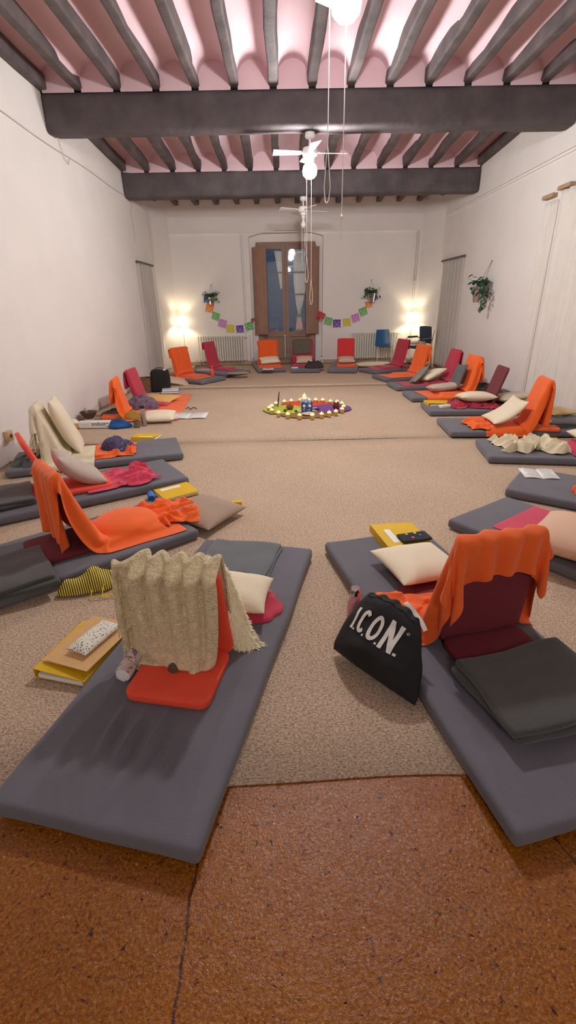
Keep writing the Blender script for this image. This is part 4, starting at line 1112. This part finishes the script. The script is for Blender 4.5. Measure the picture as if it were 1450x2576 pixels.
pillow('cushion', 'taupe square cushion lying off the ring end of the tall orange chair mat', .45, .47, .12, (-.62, 3.34, .085), taupem, -.55, .0, .06, seed=9)
binder('mustard ring binder with white strip beside the taupe cushion on the carpet', (-.955, 3.87), -.93, CZ, .24, .32, .045, stripx=-.07) 
roll('blue_roll', 'small blue roll with a red band beside the mustard binder', (-1.17, 3.82, CZ+.03), (-1.13, 3.70, CZ+.03), .03, M('sky blue foam', (50, 116, 190), .6), bluem)
tag(recenter(MB().box((-.40, 3.60, CZ+.02), (.08, .05, .03), ).build('sticky_notes', yellowm, smooth=False)), 'small mustard block behind the taupe cushion', 'note block')
# station L2
c2 = chair_on(S2, (-1.98, 3.82), coralm, 'coral red floor chair with a bare tall backrest, left side', turn=0, lean=20, H=.52)
pillow('cushion', 'pale grey cushion slumped against the coral chair', .40, .46, .16, tuple(c2.T @ Vector((-.02, .20, .15))), greigem, c2.ang, -.66, 0, bend=.95, seed=5)
crumple('blanket', 'raspberry cotton blanket crumpled in front of the coral chair', .50, .62, tuple(c2.T @ Vector((.02, .52, .012))), pinkcm, c2.ang, 3, h=.09, f=11, warp=.07, end=.7)
folded('folded_blanket', 'dark grey blanket folded over the mat behind the coral chair', .48, .50, .05, tuple(c2.T @ Vector((0, -.42, 0)))[:2]+(S2.top+.02,), blackgm, S2.ang, 2, 12)
# station L1
c1 = chair_on(S1, (-2.33, 4.86), orangem, 'orange covered floor chair by the left wall under a fringed shawl', turn=0, lean=18, H=.56)
pillow('cushion', 'large cream bolster cushion leaning on the chair by the left wall', .38, .62, .15, tuple(c1.T @ Vector((-.06, .05, .31))), creamm, c1.ang, -1.22, 0, bend=.35, seed=2)
oL1, PL1 = c1.drape(S1, creamwoolm, 'cream fringed wool shawl hanging over the left wall chair', 'shawl', front=.26, back=.16, w=.50, nx=26, slack=1.08, wslack=1.2, seed=6, fold=.03, name='fringed_shawl', sol=.006, off=.12)
pts = [PL1[-1, i] for i in range(0, PL1.shape[1])]+[PL1[j, -1] for j in range(4, PL1.shape[0])]
tassels(oL1, pts, [(0, -.3, -1)]*len(pts), creamwoolm, .10, .0035, 1)
pts = [PL1[j, -1] for j in range(4, PL1.shape[0])]
tassels(oL1, pts, [(.3, -.8, -.5)]*len(pts), creamwoolm, .09, .003, 2)
heap('scarf_bundle', 'bundled blue and magenta batik scarf on the left wall mat', .34, .26, .15, tuple(c1.T @ Vector((-.0, .52, .0)))[:2]+(S1.top+.02,), batikm, .3, 21, cat='scarf', freq=9, fold=.5, irr=.1)
crumple('blanket', 'orange blanket folded under the batik scarf bundle', .46, .52, tuple(S1.w(.02, -.74, TH)), orangem, S1.ang, 5, h=.09, f=9, warp=.05, end=.5)
heap('shawl', 'charcoal wool blanket thrown on the mat end at the left wall', .70, .42, .16, tuple(S1.w(.02, -1.50))[:2]+(S1.top-.05,), blackgm, S1.ang, 24, freq=6, cat='blanket')
MB_y = binder('mustard ring binder behind the shawl mat on the carpet', (-1.72, 5.80), 1.4, CZ, .24, .30, .04, stripx=-.07)
# ---------- left pair of chairs without mats
So = Station((-1.62, 7.0), (-.97, -.1), .01, .01, mat=False)
co_ = Chair((-2.33, 7.10), -PI/2+.18, CZ, orangem, 'orange covered floor chair by the left wall, the nearer of the pair without mats', lean=14, H=.54)
cc_ = Chair((-2.33, 7.98), -PI/2-.05, CZ, pinkcm, 'raspberry covered floor chair by the left wall, the farther of the pair without mats', lean=16, H=.56)
co_.drape(So, orangem, 'orange blanket hanging over the nearer chair of the left pair', front=.25, back=.26, w=.62, nx=24, seed=8, steps=90, fold=.03)
cc_.drape(So, crimm, 'crimson blanket over the farther chair of the left pair', front=.30, back=.22, w=.50, nx=22, seed=9, steps=80, fold=.01)
flat_cloth(So, [], (-2.02, 7.78), .84, 2.1, .075, orangem, 'large orange blanket spread on the carpet in front of the left pair of chairs', z=CZ+.03, seed=1, amp=.01, steps=40, nx=26)
heap('scarf_bundle', 'rounded grey violet batik bundle before the left pair of chairs', .52, .38, .22, uv((358, 1024), .05)+(CZ+.01,), batik2, 0, 31, cat='bundle', freq=6, fold=.4, irr=.05)
pillow('cushion', 'golden ochre cushion on the spread orange blanket', .62, .40, .07, tuple(at(402, 1002, .08)), gold, -.35, .1, 0, seed=3)
pillow('cushion', 'cream oval cushion near the thermos flask', .46, .40, .12, tuple(at(400, 1046, .09)), creamm, .1, .1, 0, seed=13)
heap('shawl', 'mustard brown shawl crumpled behind the thermos flask', .46, .30, .14, uv((335, 1050), .03)+(CZ,), mustc, 0, 33, freq=14)
heap('shawl', 'blue jersey bundle beside the white box on the left', .32, .22, .12, uv((302, 1077), .0)+(CZ,), bluem, 0.1, 35, cat='jersey', freq=9, irr=.15)
heap('shawl', 'dark grey cloth lying behind the mustard brown shawl', .46, .34, .10, uv((290, 1046), .0)+(CZ,), blackgm, 0.1, 36, cat='cloth', freq=7)
bottle('steel thermos flask with a black cap standing on the carpet at the left', (-1.93, 6.49), CZ, .27, .036, steel, blackc, caph=.14, capr=.78, name='thermos_flask')
gl_ = tag(MB().lathe([(.04, .002), (.041, .09), (.038, .09), (.037, .006), (.001, .006)], 20).build('drinking_glass', M('dark glass', (110, 96, 84), .15)), 'small dark glass beside the thermos flask', 'glass'); gl_.location = uv((345, 1074), CZ)+(CZ,)
# white notebook box "Campus"
bx = thing('paper_box', 'white paper box lettered upside down at the left wall', 'box', uv((238, 1077), CZ)+(CZ,), .0)
MB().rbox(.42, .10, .085, .003, 1, 1, 1, None, T_((0, .05, .043))).build('box_body', white, bx)
def text_mesh(s, size, mat, name, parent, loc, rot, ext=.0006):
    c = bpy.data.curves.new(name, 'FONT'); c.body = s; c.size = size; c.extrude = ext; c.align_x = 'CENTER'; c.align_y = 'CENTER'
    t = bpy.data.objects.new(name, c); COL.objects.link(t)
    dg = bpy.context.evaluated_depsgraph_get(); me = bpy.data.meshes.new_from_object(t.evaluated_get(dg)); bpy.data.objects.remove(t)
    me.materials.clear(); me.materials.append(mat); o = bpy.data.objects.new(name, me); COL.objects.link(o); o.parent = parent; o.location = loc; o.rotation_euler = rot
    return o
text_mesh('Campus', .075, M('print navy', (40, 46, 70)), 'lettering', bx, (.09, -.0012, .045), (PI/2, PI, 0))
for k in range(3): text_mesh('-', .05, M('print navy', (40, 46, 70)), 'print_mark', bx, (-.16+.035*k, -.0012, .045), (PI/2, PI, 0))
bw_ = tag(MB().lathe([(.05, .0), (.055, .01), (.10, .07), (.12, .11), (.115, .11), (.095, .07), (.05, .02), (.001, .015)], 26).build('singing_bowl', M('dark bronze bowl', (104, 92, 84), .35, .1, metal=.6)), 'dark bowl at the foot of the left wall', 'bowl'); bw_.location = (-2.82, 6.85, CZ+.02)
MB().lathe([(.06, -.02), (.07, 0), (.05, .012), (.001, .012)], 20).build('bowl_cushion', creamm, bw_)
t = thing('small_basket', 'small brown basket with white cloth at the foot of the left wall', 'basket', (-2.86, 6.45, CZ)); MB().lathe([(.001, 0), (.08, 0), (.09, .05), (.085, .07), (.075, .07), (.07, .02)], 16).build('basket_body', kraftm, t)
heap('basket_cloth', '', .13, .12, .07, (0, 0, .05), whitec, 0, 5, parent=t)
# notebook on the carpet
def notebook(name, label, px, w, l, z, rz, mat=paperm, marks=True, cat='notebook'):
    p = at(px[0], px[1], z); o = thing(name, label, cat, (p.x, p.y, z), rz)
    mb = MB()
    for s_ in (-1, 1):
        mb.grid([[(s_*(x/8)*w/2, l*(j-.5), .004+.012*math.sin(x/8*PI*.8)*(1-.3*x/8)) for x in range(9)] for j in (0, 1)])
    mods(mb.build('pages', mat, o), .006, off=-1)
    if marks:
        mk = MB(); rnd = random.Random(3)
        for s_ in (-1, 1):
            for k in range(10):
                y = l*(.4-.085*k); x0 = s_*w*.06; x1 = s_*w*(.34+rnd.random()*.08)
                mk.box(((x0+x1)/2, y, .0185), (abs(x1-x0), .003, .0006))
        mk.build('handwriting', M('pencil grey', (150, 150, 150)), o)
    return o
notebook('open_notebook', 'open white papers on the carpet beside the spread orange blanket', (478, 1046), .52, .38, CZ, .0)
tag(recenter(MB().tube([tuple(at(468, 1028, CZ+.01)), tuple(at(474, 1024, CZ+.02)), tuple(at(480, 1029, CZ+.01)), tuple(at(487, 1025, CZ+.03)), tuple(at(496, 1028, CZ+.01))], .008, 6).build('spectacles', M('dark brown frames', (90, 66, 48), .4))), 'brown spectacles lying behind the open papers', 'spectacles')
# back left
tb = thing('black_backpack', 'black bag standing behind the golden ochre cushion', 'bag', uv((408, 984), CZ)+(CZ,), .1)
MB().rbox(.34, .22, .40, .05, 6, 4, 6, lambda q: (q.x*(1-.1*q.z)+nz3(q.z*5, q.y*4, 1)*.02, q.y+nz3(q.x*5, q.z*5, 2)*.02, q.z+nz3(q.x*6, q.y*3, 4)*.02), T_((0, 0, .2))).build('bag_body', blackm, tb)
MB().tube([(-.08, -.05, .39), (-.05, -.06, .44), (.05, -.06, .44), (.08, -.05, .39)], .008, 6).build('handle', blackc, tb)
MB().lathe([(.001, 0), (.03, 0), (.03, .02), (.001, .022)], 12, T_((.1, -.08, .395))).build('badge', white, tb)
tk = thing('wicker_basket', 'brown wicker basket behind the raspberry chair', 'basket', (-2.62, 9.25, CZ)); MB().lathe([(.001, 0), (.12, 0), (.15, .24), (.155, .26), (.14, .26), (.11, .02)], 24).build('basket_body', M('brown wicker', (120, 88, 62), .8, .3, 30, bump=.6, bscale=50), tk)
for k, (z, w, l, mt, rz, lb) in enumerate(((0, .34, .26, M('violet cover', (112, 96, 128)), .1, 'grey violet book at the bottom of the pile by the black bag'), (.035, .30, .22, stonem, .2, 'patterned black and white book on the pile by the black bag'))):
    p = at(430, 987, CZ); bk = thing('book', lb, 'book', (p.x, p.y, CZ+z), rz)
    MB().box((0, 0, .017), (w-.01, l-.01, .026)).build('pages', paperm, bk, False); MB().box((0, 0, .002), (w, l, .003)).box((0, 0, .032), (w, l, .003)).box((-w/2, 0, .017), (.003, l, .033)).build('cover', mt, bk, False)
k1 = chair_on(J1, (-2.12, 10.72), darkorm, 'orange covered floor chair in the left back corner', turn=0, lean=14, H=.58, W=.44)
k1.drape(J1, darkorm, 'orange blanket over the chair in the left back corner', front=.52, back=.16, w=.56, nx=22, seed=10, steps=80, fold=.008)
pillow('cushion', 'pale cushion slumped off the mat in the left back corner', .50, .46, .09, tuple(at(446, 958, .08)), beigem, .3, .15, .25, seed=7)
k2 = chair_on(J2, (-1.62, 11.86), crimm, 'crimson covered floor chair before the left radiator', turn=.25, lean=14, H=.60, W=.42)
k2.drape(J2, crimm, 'crimson blanket over the chair before the left radiator', front=.52, back=.12, w=.48, nx=22, seed=11, steps=80, fold=.008)
bottle('orange red water bottle on the mat corner before the crimson chair', uv((535, 947), J1.top)+(), CZ, .30, .042, redpl, redpl, caph=.18, capr=.45)
for px, w, h, lb, mt, z in (((520, 930), .5, .07, 'pale cushion lying between the two left corner mats', greigem, .09), ((600, 938), .5, .04, 'flat beige cushion on the crimson chair mat', taupem, .12)):
    pillow('cushion', lb, w, .3, h, tuple(at(px[0], px[1], z)), mt, .1, seed=w)
tag(recenter(MB().rbox(.5, .3, .06, .01, 1, 1, 1, None, T_(tuple(at(516, 924, .05)))).build('paper_stack', blackc)), 'dark flat case behind the left corner mats', 'case')
# ---------- back three
n1 = chair_on(K1, (-.34, 12.45), darkorm, 'orange covered floor chair before the left half of the garden door', lean=12, H=.56, W=.46)
n1.drape(K1, darkorm, 'orange blanket over the chair before the garden door', front=.62, back=.1, w=.54, nx=22, seed=12, steps=80, fold=.006)
pillow('cushion', 'cream cushion on the orange chair before the garden door', .50, .30, .12, tuple(n1.T @ Vector((0, .18, .14))), creamm, n1.ang+.05, -.35, .04, seed=8)
notebook('open_notebook', 'white notebook on the orange blanket before the garden door', (675, 929), .26, .2, K1.top+.03, .0, marks=False)
n2 = chair_on(K2, (.52, 12.4), crimm, 'crimson floor chair with a plaid throw before the garden door', lean=12, H=.56, W=.46)
n2.drape(K2, crimm, 'crimson cloth on the plaid covered chair before the garden door', front=.50, back=.05, w=.50, nx=22, seed=13, steps=70, fold=.004)
n2.drape(K2, plaidm, 'grey brown plaid throw over the top of the crimson chair', 'throw', front=-.28, back=.2, w=.44, nx=20, seed=14, steps=60, fold=.012, name='plaid_throw', off=.03, sol=.012, extra=[OBB(n2.T @ n2.Tb, (.24, .30, .05))])
pillow('cushion', 'beige cushion on the plaid covered chair', .42, .30, .12, tuple(n2.T @ Vector((-.03, .18, .14))), beigem, n2.ang, -.4, 0, seed=9)
heap('coat', 'dark brown coat bundled on the mat before the garden door', .46, .36, .24, tuple(at(790, 928, .06))[:2]+(K2.top-.01,), M('dark brown knit', (62, 52, 52), .95, .2, 10), .2, 41, cat='coat', freq=9)
tag(recenter(MB().rbox(.16, .1, .02, .003, 1, 1, 1, None, T_(tuple(at(742, 925, K2.top+.012)))).build('small_notepad', paperm)), 'small white notepad on the plaid chair mat', 'notepad')
bottle('black and white spotted bottle standing by the garden door', (1.0, 12.62), CZ, .26, .035, cowm, cowm, caph=.2, capr=.5)
n3 = chair_on(K3, (1.57, 12.2), M('berry red chair fabric', (206, 52, 52), .85, .04), 'uncovered red floor chair near the right radiator', turn=.15, lean=10, H=.60, W=.42)
flat_cloth(K3, K3.cols+n3.cols, tuple(n3.T @ Vector((0, .22, 0)))[:2], .5, .62, n3.ang, darkorm, 'orange cloth folded on the seat of the uncovered red chair', seed=7, squeeze=(.92, .9), amp=.03, steps=50)
pillow('cushion', 'beige cushion on the uncovered red chair', .42, .26, .13, tuple(n3.T @ Vector((0, .17, .14))), beigem, n3.ang+.03, -.3, 0, seed=10)
# ---------- right back
m6 = chair_on(Q6, (2.68, 11.52), crimm, 'crimson covered floor chair beside the blue plastic chair', turn=-.25, lean=14, H=.60, W=.44)
m6.drape(Q6, crimm, 'crimson blanket over the floor chair beside the blue plastic chair', front=.62, back=.16, w=.50, nx=22, seed=15, steps=80, fold=.008)
pillow('cushion', 'flat cream bolster lying before the blue plastic chair', 1.0, .32, .12, (2.3, 12.25, .08), creamm, .02, seed=14)
tag(recenter(MB().rbox(.9, .34, .08, .02, 3, 3, 1, None, T_((2.98, 11.98, .07), 0, 0, .3)).build('dark_case', blackc)), 'dark flat bag on the floor behind the crimson chair', 'bag')
m5 = chair_on(Q5, (2.80, 10.28), orangem, 'orange covered floor chair before the dark armchair', turn=0, lean=14, H=.58, W=.44)
m5.drape(Q5, orangem, 'orange blanket over the floor chair before the dark armchair', front=.66, back=.26, w=.54, nx=24, seed=16, steps=90, fold=.01)
m4 = chair_on(Q4, (3.08, 9.16), crimm, 'crimson covered floor chair below the grey doorway curtain', turn=0, lean=16, H=.58)
m4.drape(Q4, crimm, 'crimson blanket over the floor chair below the doorway curtain', front=.80, back=.2, w=.5, nx=22, seed=17, steps=90, fold=.02)
pillow('cushion', 'sage grey cushion propped on the crimson blanket mat', .34, .40, .10, tuple(Q4.w(.0, -.52, TH+.15)), sagem, Q4.ang, -.8, .2, seed=11, bend=.4)
pillow('cushion', 'cream oval cushion leaning beside the sage grey cushion', .36, .46, .13, tuple(Q4.w(-.02, -.76, TH+.16)), creamm, Q4.ang+.2, -.4, .15, seed=12)
m3 = chair_on(Q3, (3.03, 8.05), orangem, 'orange covered floor chair with a hanging corner by the right wall', turn=.1, lean=14, H=.58)
m3.drape(Q3, orangem, 'orange blanket with a pointed hanging corner over the right wall chair', front=.66, back=.30, w=.60, nx=26, seed=18, steps=100, fold=.03)
pillow('cushion', 'slate grey cushion leaning upright on the orange right wall chair', .36, .40, .10, tuple(m3.T @ Vector((.04, .10, .28))), slatem, m3.ang, -1.2, .1, seed=13)
pillow('cushion', 'pale mauve grey cushion lying on the orange blanket by the right wall', .36, .52, .13, tuple(Q3.w(.02, -.62, TH+.10)), greigem, Q3.ang, -.1, .1, seed=14, bend=.3)
heap('blanket', 'dark grey blanket heaped behind the orange right wall chair', .6, .55, .2, (3.42, 8.15, Q3.top-.03), blackgm, .2, 51, cat='blanket', freq=6)
m2 = chair_on(Q2, (3.03, 7.03), wineb, 'tall bare wine-coloured floor chair by the right wall', turn=0, lean=17, H=.56, W=.41)
crumple('blanket', 'crimson cloth crumpled under the cream cushion of the bare wine chair', .46, .66, tuple(Q2.w(0, -.68, TH)), crimm, Q2.ang, 9, h=.08, f=12, warp=.06)
pillow('cushion', 'cream cushion in front of the bare wine chair', .40, .50, .14, tuple(Q2.w(0, -.72, TH+.14)), creamm, Q2.ang, .0, .1, seed=15)
pillow('cushion', 'cream cushion lying behind the bare wine chair', .40, .48, .13, tuple(Q2.w(.05, -1.25, TH+.12)), creamm, Q2.ang+.2, -.1, .1, seed=16)
heap('blanket', 'charcoal blanket at the wall end of the wine chair mat', .5, .6, .12, tuple(Q2.w(-.05, -1.36))[:2]+(Q2.top-.02,), blackgm, .2, 52, cat='blanket', freq=6)
binder('mustard ring binder on the mat before the bare wine chair', tuple(Q2.w(.14, -.24))[:2], .02, Q2.top, .40, .26, .045, strip=False)
tag(recenter(MB().rbox(.16, .09, .04, .012, 2, 2, 1, None, T_(tuple(Q2.w(-.1, -.26, TH+.02)), 0, 0, .3)).build('glasses_case', whitec)), 'small white case beside the mustard binder on the wine chair mat', 'case')
m1 = chair_on(Q1, (2.93, 5.68), orangem, 'orange covered floor chair nearest along the right wall', turn=-.1, lean=16, H=.58, W=.42)
om1, _ = m1.drape(Q1, orangem, 'orange blanket over the right wall chair with the cream square cushion', front=.42, back=.40, w=.60, nx=28, seed=19, steps=110, fold=.012, off=.03)
crumple('blanket_end', '', .46, .26, tuple(Vector(m1.T @ Vector((.02, .52, .012)))-om1.location), orangem, m1.ang, 8, h=.07, f=13, warp=.06, parent=om1)
pillow('cushion', 'cream square cushion slumped on the orange chair nearest along the right wall', .46, .46, .11, tuple(m1.T @ Vector((.0, .22, .18))), creamm, m1.ang+.12, -.62, 0, bend=.9, seed=17)
heap('shawl', 'white and grey socks bundled behind the orange right wall chair', .22, .18, .11, tuple(at(1375, 1068, .1))[:2]+(Q1.top,), whitec, .2, 53, cat='socks', freq=18)
heap('shawl', 'teal grey cloth bundled against the orange right wall chair', .26, .22, .14, tuple(at(1392, 1052, .12))[:2]+(Q1.top,), M('teal grey cloth', (122, 138, 142), .9, .1), .4, 54, cat='cloth', freq=9)
folded('folded_blanket', 'dark grey blanket on the wall end of the right wall mat behind the orange chair', .50, .7, .06, tuple(Q1.w(.02, -1.45))[:2]+(Q1.top,), darkgm, Q1.ang, 2, 17)
pillow('cushion', 'tan flat cushion behind the orange chair at the right wall', .4, .4, .08, (3.55, 6.1, Q1.top+.10), M('tan cotton', (206, 180, 128), .9, .05), .2, seed=20)
# ---------- right edge mats
crumple('shawl', 'crumpled white shawl on the right edge mat', .40, .60, tuple(Sa.w(.0, -.48, TH)), creamwoolm, Sa.ang, 61, 'shawl', h=.13, f=10, warp=.08, edge=.12, n=84)
crumple('blanket', 'raspberry cloth beside the crumpled white shawl', .56, .62, tuple(Sa.w(.0, -1.15, TH)), pinkcm, Sa.ang, 12, h=.07, f=9, warp=.05)
pillow('cushion', 'cream cushion at the right edge behind the crumpled white shawl', .44, .44, .13, tuple(Sa.w(-.02, -1.12, TH+.14)), creamm, Sa.ang+.3, .0, -.1, seed=21)
tag(recenter(MB().rbox(.34, .2, .012, .004, 3, 3, 1, lambda q: (q.x, q.y, q.z+.02*abs(q.x)), T_(tuple(at(1365, 1108, CZ+.03)), .1, 0, -.3)).build('yellow_folder', yellowm)), 'mustard folder lying behind the crumpled white shawl', 'folder')
notebook('open_notebook', 'open white handwritten notebook on the right edge mat', (1356, 1193), .29, .25, Sb.top, -.2)
flat_cloth(Sc, Sc.cols, tuple(Sc.w(.06, -.62))[:2], .58, .72, Sc.ang+.02, pinkcm, 'raspberry cloth lying across the mat under the round beige cushion', squeeze=(1, 1), seed=13, amp=.012, steps=50)
pillow('cushion', 'round beige cushion at the right edge behind the orange blanket', .60, .56, .19, tuple(at(1468, 1352, .20)), M('rosy beige cotton', (214, 178, 150), .9, .03, fine=500), Sc.ang+.2, .0, .03, seed=22, wr=.2)
heap('shawl', 'orange cloth bundle just entering the right edge beside the open notebook', .22, .2, .10, tuple(at(1476, 1245, .08))[:2]+(Sb.top,), darkorm, 0, 71, cat='cloth')
# ---------- plastic chair and armchair
def shell_chair(p, rz, label):
    t = thing('plastic_chair', label, 'chair', (p[0], p[1], CZ), rz); mb = MB(); P = []
    for j in range(15):
        s = j/14
        if s < .5: a = s/.5; y = .21-.42*a; z = .435-.02*math.sin(a*PI)-.02*a; hw = .205
        else: a = (s-.5)/.5; y = -.21-.08*a**.7; z = .415+.40*a**1.1; hw = .205-.035*a
        if j in (6, 7, 8): y -= .0
        P.append([(hw*u/6, y+.035*(abs(u)/6)**2*(1 if s > .5 else 0), z+(.02*(abs(u)/6)**3 if s < .5 else 0)) for u in range(-6, 7)])
    mods(mb.grid(P).build('shell_seat', bluep, t), .008, 1)
    for sx in (-1, 1):
        for sy, yy in ((1, .17), (-1, -.17)): MB().tube([(sx*.17, yy*.8, .41), (sx*.19, yy*1.15, 0)], .011, 8).build('leg', chrome, t)
    MB().tube([(-.17, .14, .405), (.17, .14, .405)], .01, 8).tube([(-.17, -.14, .4), (.17, -.14, .4)], .01, 8).build('crossbar', chrome, t)
    return t
shell_chair((2.66, 13.0), PI+.0, 'blue plastic shell chair on metal legs before the right radiator')
def arm_chair(p, rz, label):
    t = thing('upholstered_armchair', label, 'chair', (p[0], p[1], CZ), rz)
    MB().rbox(.46, .44, .07, .03, 5, 5, 1, None, T_((0, 0, .45))).build('seat', navym, t)
    MB().rbox(.44, .05, .40, .022, 5, 1, 5, lambda q: (q.x, q.y+.05*(q.x/.22)**2, q.z), T_((0, -.24, .72), -.12, 0, 0)).build('backrest', navym, t)
    for sx in (-1, 1):
        MB().tube([(sx*.25, .22, 0), (sx*.25, .19, .62), (sx*.25, .15, .65), (sx*.25, -.16, .66), (sx*.24, -.22, .62)], .012, 8).build('leg', chrome, t)
        MB().tube([(sx*.25, -.26, 0), (sx*.24, -.2, .45), (sx*.23, -.27, .85)], .012, 8).build('leg', chrome, t)
        MB().rbox(.05, .28, .025, .01, 1, 3, 1, None, T_((sx*.25, 0, .675))).build('armrest', blackc, t)
    return t
arm_chair((3.38, 12.35), PI*.62, 'navy upholstered armchair with metal arms at the far right')
for k, (z, lb) in enumerate(((.48, 'folded cream blanket lying on the armchair seat'), )):
    folded('folded_blanket', lb, .40, .28, .08, (3.33, 12.34, CZ+z+.01), creamm, .5, 2, 19)
pillow('cushion', 'stack of cream bedding on the floor under the armchair', .42, .36, .18, (3.36, 12.33, CZ+.10), greigem, .3, seed=25)
# ------------------------------------------------------------------ candle ring in the middle
CC = (.36, 7.40)
def px_pos(x, y, z=CZ): return uv((660+x*.15862, 980+y*.15862), z)
def felt(name, label, c, rx, ry, rz, mat, seed, z):
    mb = MB(); n = 40; pts = [(c[0]+math.cos(rz)*rx*(1+.07*nz3(math.cos(2*PI*i/n)*2, math.sin(2*PI*i/n)*2, seed))*math.cos(2*PI*i/n)-math.sin(rz)*ry*math.sin(2*PI*i/n), c[1]+math.sin(rz)*rx*math.cos(2*PI*i/n)+math.cos(rz)*ry*(1+.07*nz3(math.sin(2*PI*i/n)*2, seed, 1))*math.sin(2*PI*i/n), z) for i in range(n)]
    mb.add(pts, [tuple(range(n))]); mods(o := mb.build(name, mat, smooth=False), .005, off=1); recenter(o); return tag(o, label, 'felt cloth')
felt('felt_cloth', 'brown felt cloth at the near side of the candle ring', (.34, 6.98), .40, .26, 0, feltb, 1, CZ+.002)
felt('felt_cloth', 'red felt cloth at the far side of the candle ring', (.36, 7.70), .40, .26, 0, feltr, 2, CZ+.004)
felt('felt_cloth', 'lime green felt cloth on the left of the candle ring', (.02, 7.30), .33, .30, 0, feltg, 3, CZ+.009)
felt('felt_cloth', 'purple felt cloth on the right of the candle ring', (.72, 7.32), .33, .30, 0, feltp, 4, CZ+.009)
cpx = [(115, 345), (155, 385), (158, 318), (222, 275), (262, 428), (352, 245), (408, 455), (462, 233), (595, 470), (607, 222), (740, 222), (795, 470), (848, 218), (942, 450), (960, 222), (1062, 430), (1082, 242), (1168, 408), (1187, 250), (1265, 368), (1262, 275), (1290, 325)]
cand = thing('tealight_candle', 'lit candle in an amber glass cup', 'candle', (0, 0, CZ), 0, 'candles in the ring')
MB().lathe([(.001, 0), (.028, 0), (.034, .02), (.036, .055), (.034, .055), (.031, .02), (.001, .006)], 16).build('glass_cup', glassam, cand)
MB().lathe([(.029, .01), (.030, .068), (.024, .074), (.001, .070)], 14).build('wax', waxm, cand)
MB().lathe([(.001, .072), (.004, .078), (.0035, .086), (.001, .094)], 8).build('flame', flamem, cand)
for i, (x, y) in enumerate(cpx):
    o = cand if i == 0 else copy_tree(cand)
    p = px_pos(x, y); o.location = (p[0], p[1], CZ+.001)
cand['label'] = 'lit candle in an amber glass cup, one of the ring'
for o in [o for o in bpy.data.objects if o.name.startswith('tealight_candle')]: o['label'] = 'lit candle in an amber glass cup in the ring around the felt cloths'
lt = thing('pillar_candle', 'tall white pillar candle in the middle of the ring', 'candle', (.325, 7.35, CZ+.016))
MB().lathe([(.001, 0), (.062, 0), (.062, .15), (.05, .155), (.001, .15)], 20).build('wax', M('ivory wax', (240, 232, 210), .5), lt); MB().lathe([(.03, .15), (.03, .2), (.01, .21), (.001, .24)], 12).build('small_candle', waxm, lt)
mk = thing('painted_mask', 'blue painted carving with two round eyes in the middle of the ring', 'carving', (.35, 7.08, CZ+.01))
MB().rbox(.17, .07, .17, .05, 5, 3, 5, lambda q: (q.x*(1+.3*q.z), q.y, q.z), T_((0, 0, .085))).build('carved_head', maskm, mk)
for sx in (-1, 1): MB().lathe([(.022, 0), (.02, .006), (.001, .008)], 14, T_((sx*.042, -.036, .10), PI/2)).build('eye', paperm, mk)
pz = tag(MB().lathe([(.001, 0), (.07, 0), (.10, .02), (.095, .022), (.06, .006), (.001, .006)], 22).build('small_dish', M('pale rimmed dish', (206, 186, 166), .4)), 'small dish in front of the blue carving', 'dish'); pz.location = (.365, 6.90, CZ+.01)
for x, y, lb, nm in ((600, 330, 'looped white string left of the blue carving', 'string'), (820, 320, 'looped white string right of the blue carving', 'string')):
    p = px_pos(x, y, CZ+.02); tag(recenter(MB().tube([(p[0]+.07*math.cos(a/2), p[1]+.10*math.sin(a/2), CZ+.025+.01*math.sin(a)) for a in range(13)], .007, 6).build('beaded_string', creamm)), lb, nm)
p = px_pos(262, 290, CZ); tag(recenter(MB().rbox(.022, .006, .24, .003, 1, 1, 6, lambda q: (q.x*(1-.5*abs(q.z)/.12)+.12*q.z, q.y, q.z), T_((p[0], p[1], CZ+.13))).build('feather', M('dark feather', (60, 58, 44), .8))), 'dark upright feather at the left of the candle ring', 'feather')
for x, y, s, lb, nm, mt in ((440, 330, .06, 'pine cone on the lime felt cloth', 'pine_cone', M('cone brown', (112, 84, 40), .9, .3, 40, bump=1, bscale=60)), (365, 365, .03, 'small brown acorn on the lime felt cloth', 'acorn', M('acorn brown', (100, 84, 44))), (538, 370, .022, 'small black stone on the lime felt edge', 'pebble', blackc), (880, 350, .035, 'dark violet stone on the purple felt cloth', 'pebble', M('violet stone', (66, 44, 92)))):
    p = px_pos(x, y, CZ); o = tag(MB().lathe([(.001, -s*.6), (s*.7, -s*.45), (s, 0), (s*.75, s*.5), (.001, s*.7)], 12).build(nm, mt), lb, nm.replace('_', ' ')); o.location = (p[0], p[1], CZ+.016+s*.6)
p = px_pos(1170, 315, CZ); o = thing('red_jar', 'dark red glass jar with a light at the right of the candle ring', 'jar', (p[0], p[1], CZ+.016)); MB().lathe([(.001, 0), (.045, 0), (.05, .03), (.045, .09), (.038, .10), (.036, .02), (.001, .02)], 18).build('jar_body', M('red glass', (120, 36, 30), .15), o); MB().lathe([(.001, .07), (.014, .08), (.012, .1), (.001, .115)], 8).build('flame', flamem, o)
# ------------------------------------------------------------------ world
w = bpy.data.worlds.new('dusk'); scn.world = w; w.use_nodes = True
w.node_tree.nodes['Background'].inputs[0].default_value = (.021, .033, .055, 1); w.node_tree.nodes['Background'].inputs[1].default_value = 1.0
vs = scn.view_settings; vs.view_transform = 'Standard'; vs.look = 'None'; vs.exposure = 0.72; vs.gamma = 1; vs.use_curve_mapping = False
scn.cycles.max_bounces = 8; scn.cycles.diffuse_bounces = 5; scn.cycles.sample_clamp_indirect = 6
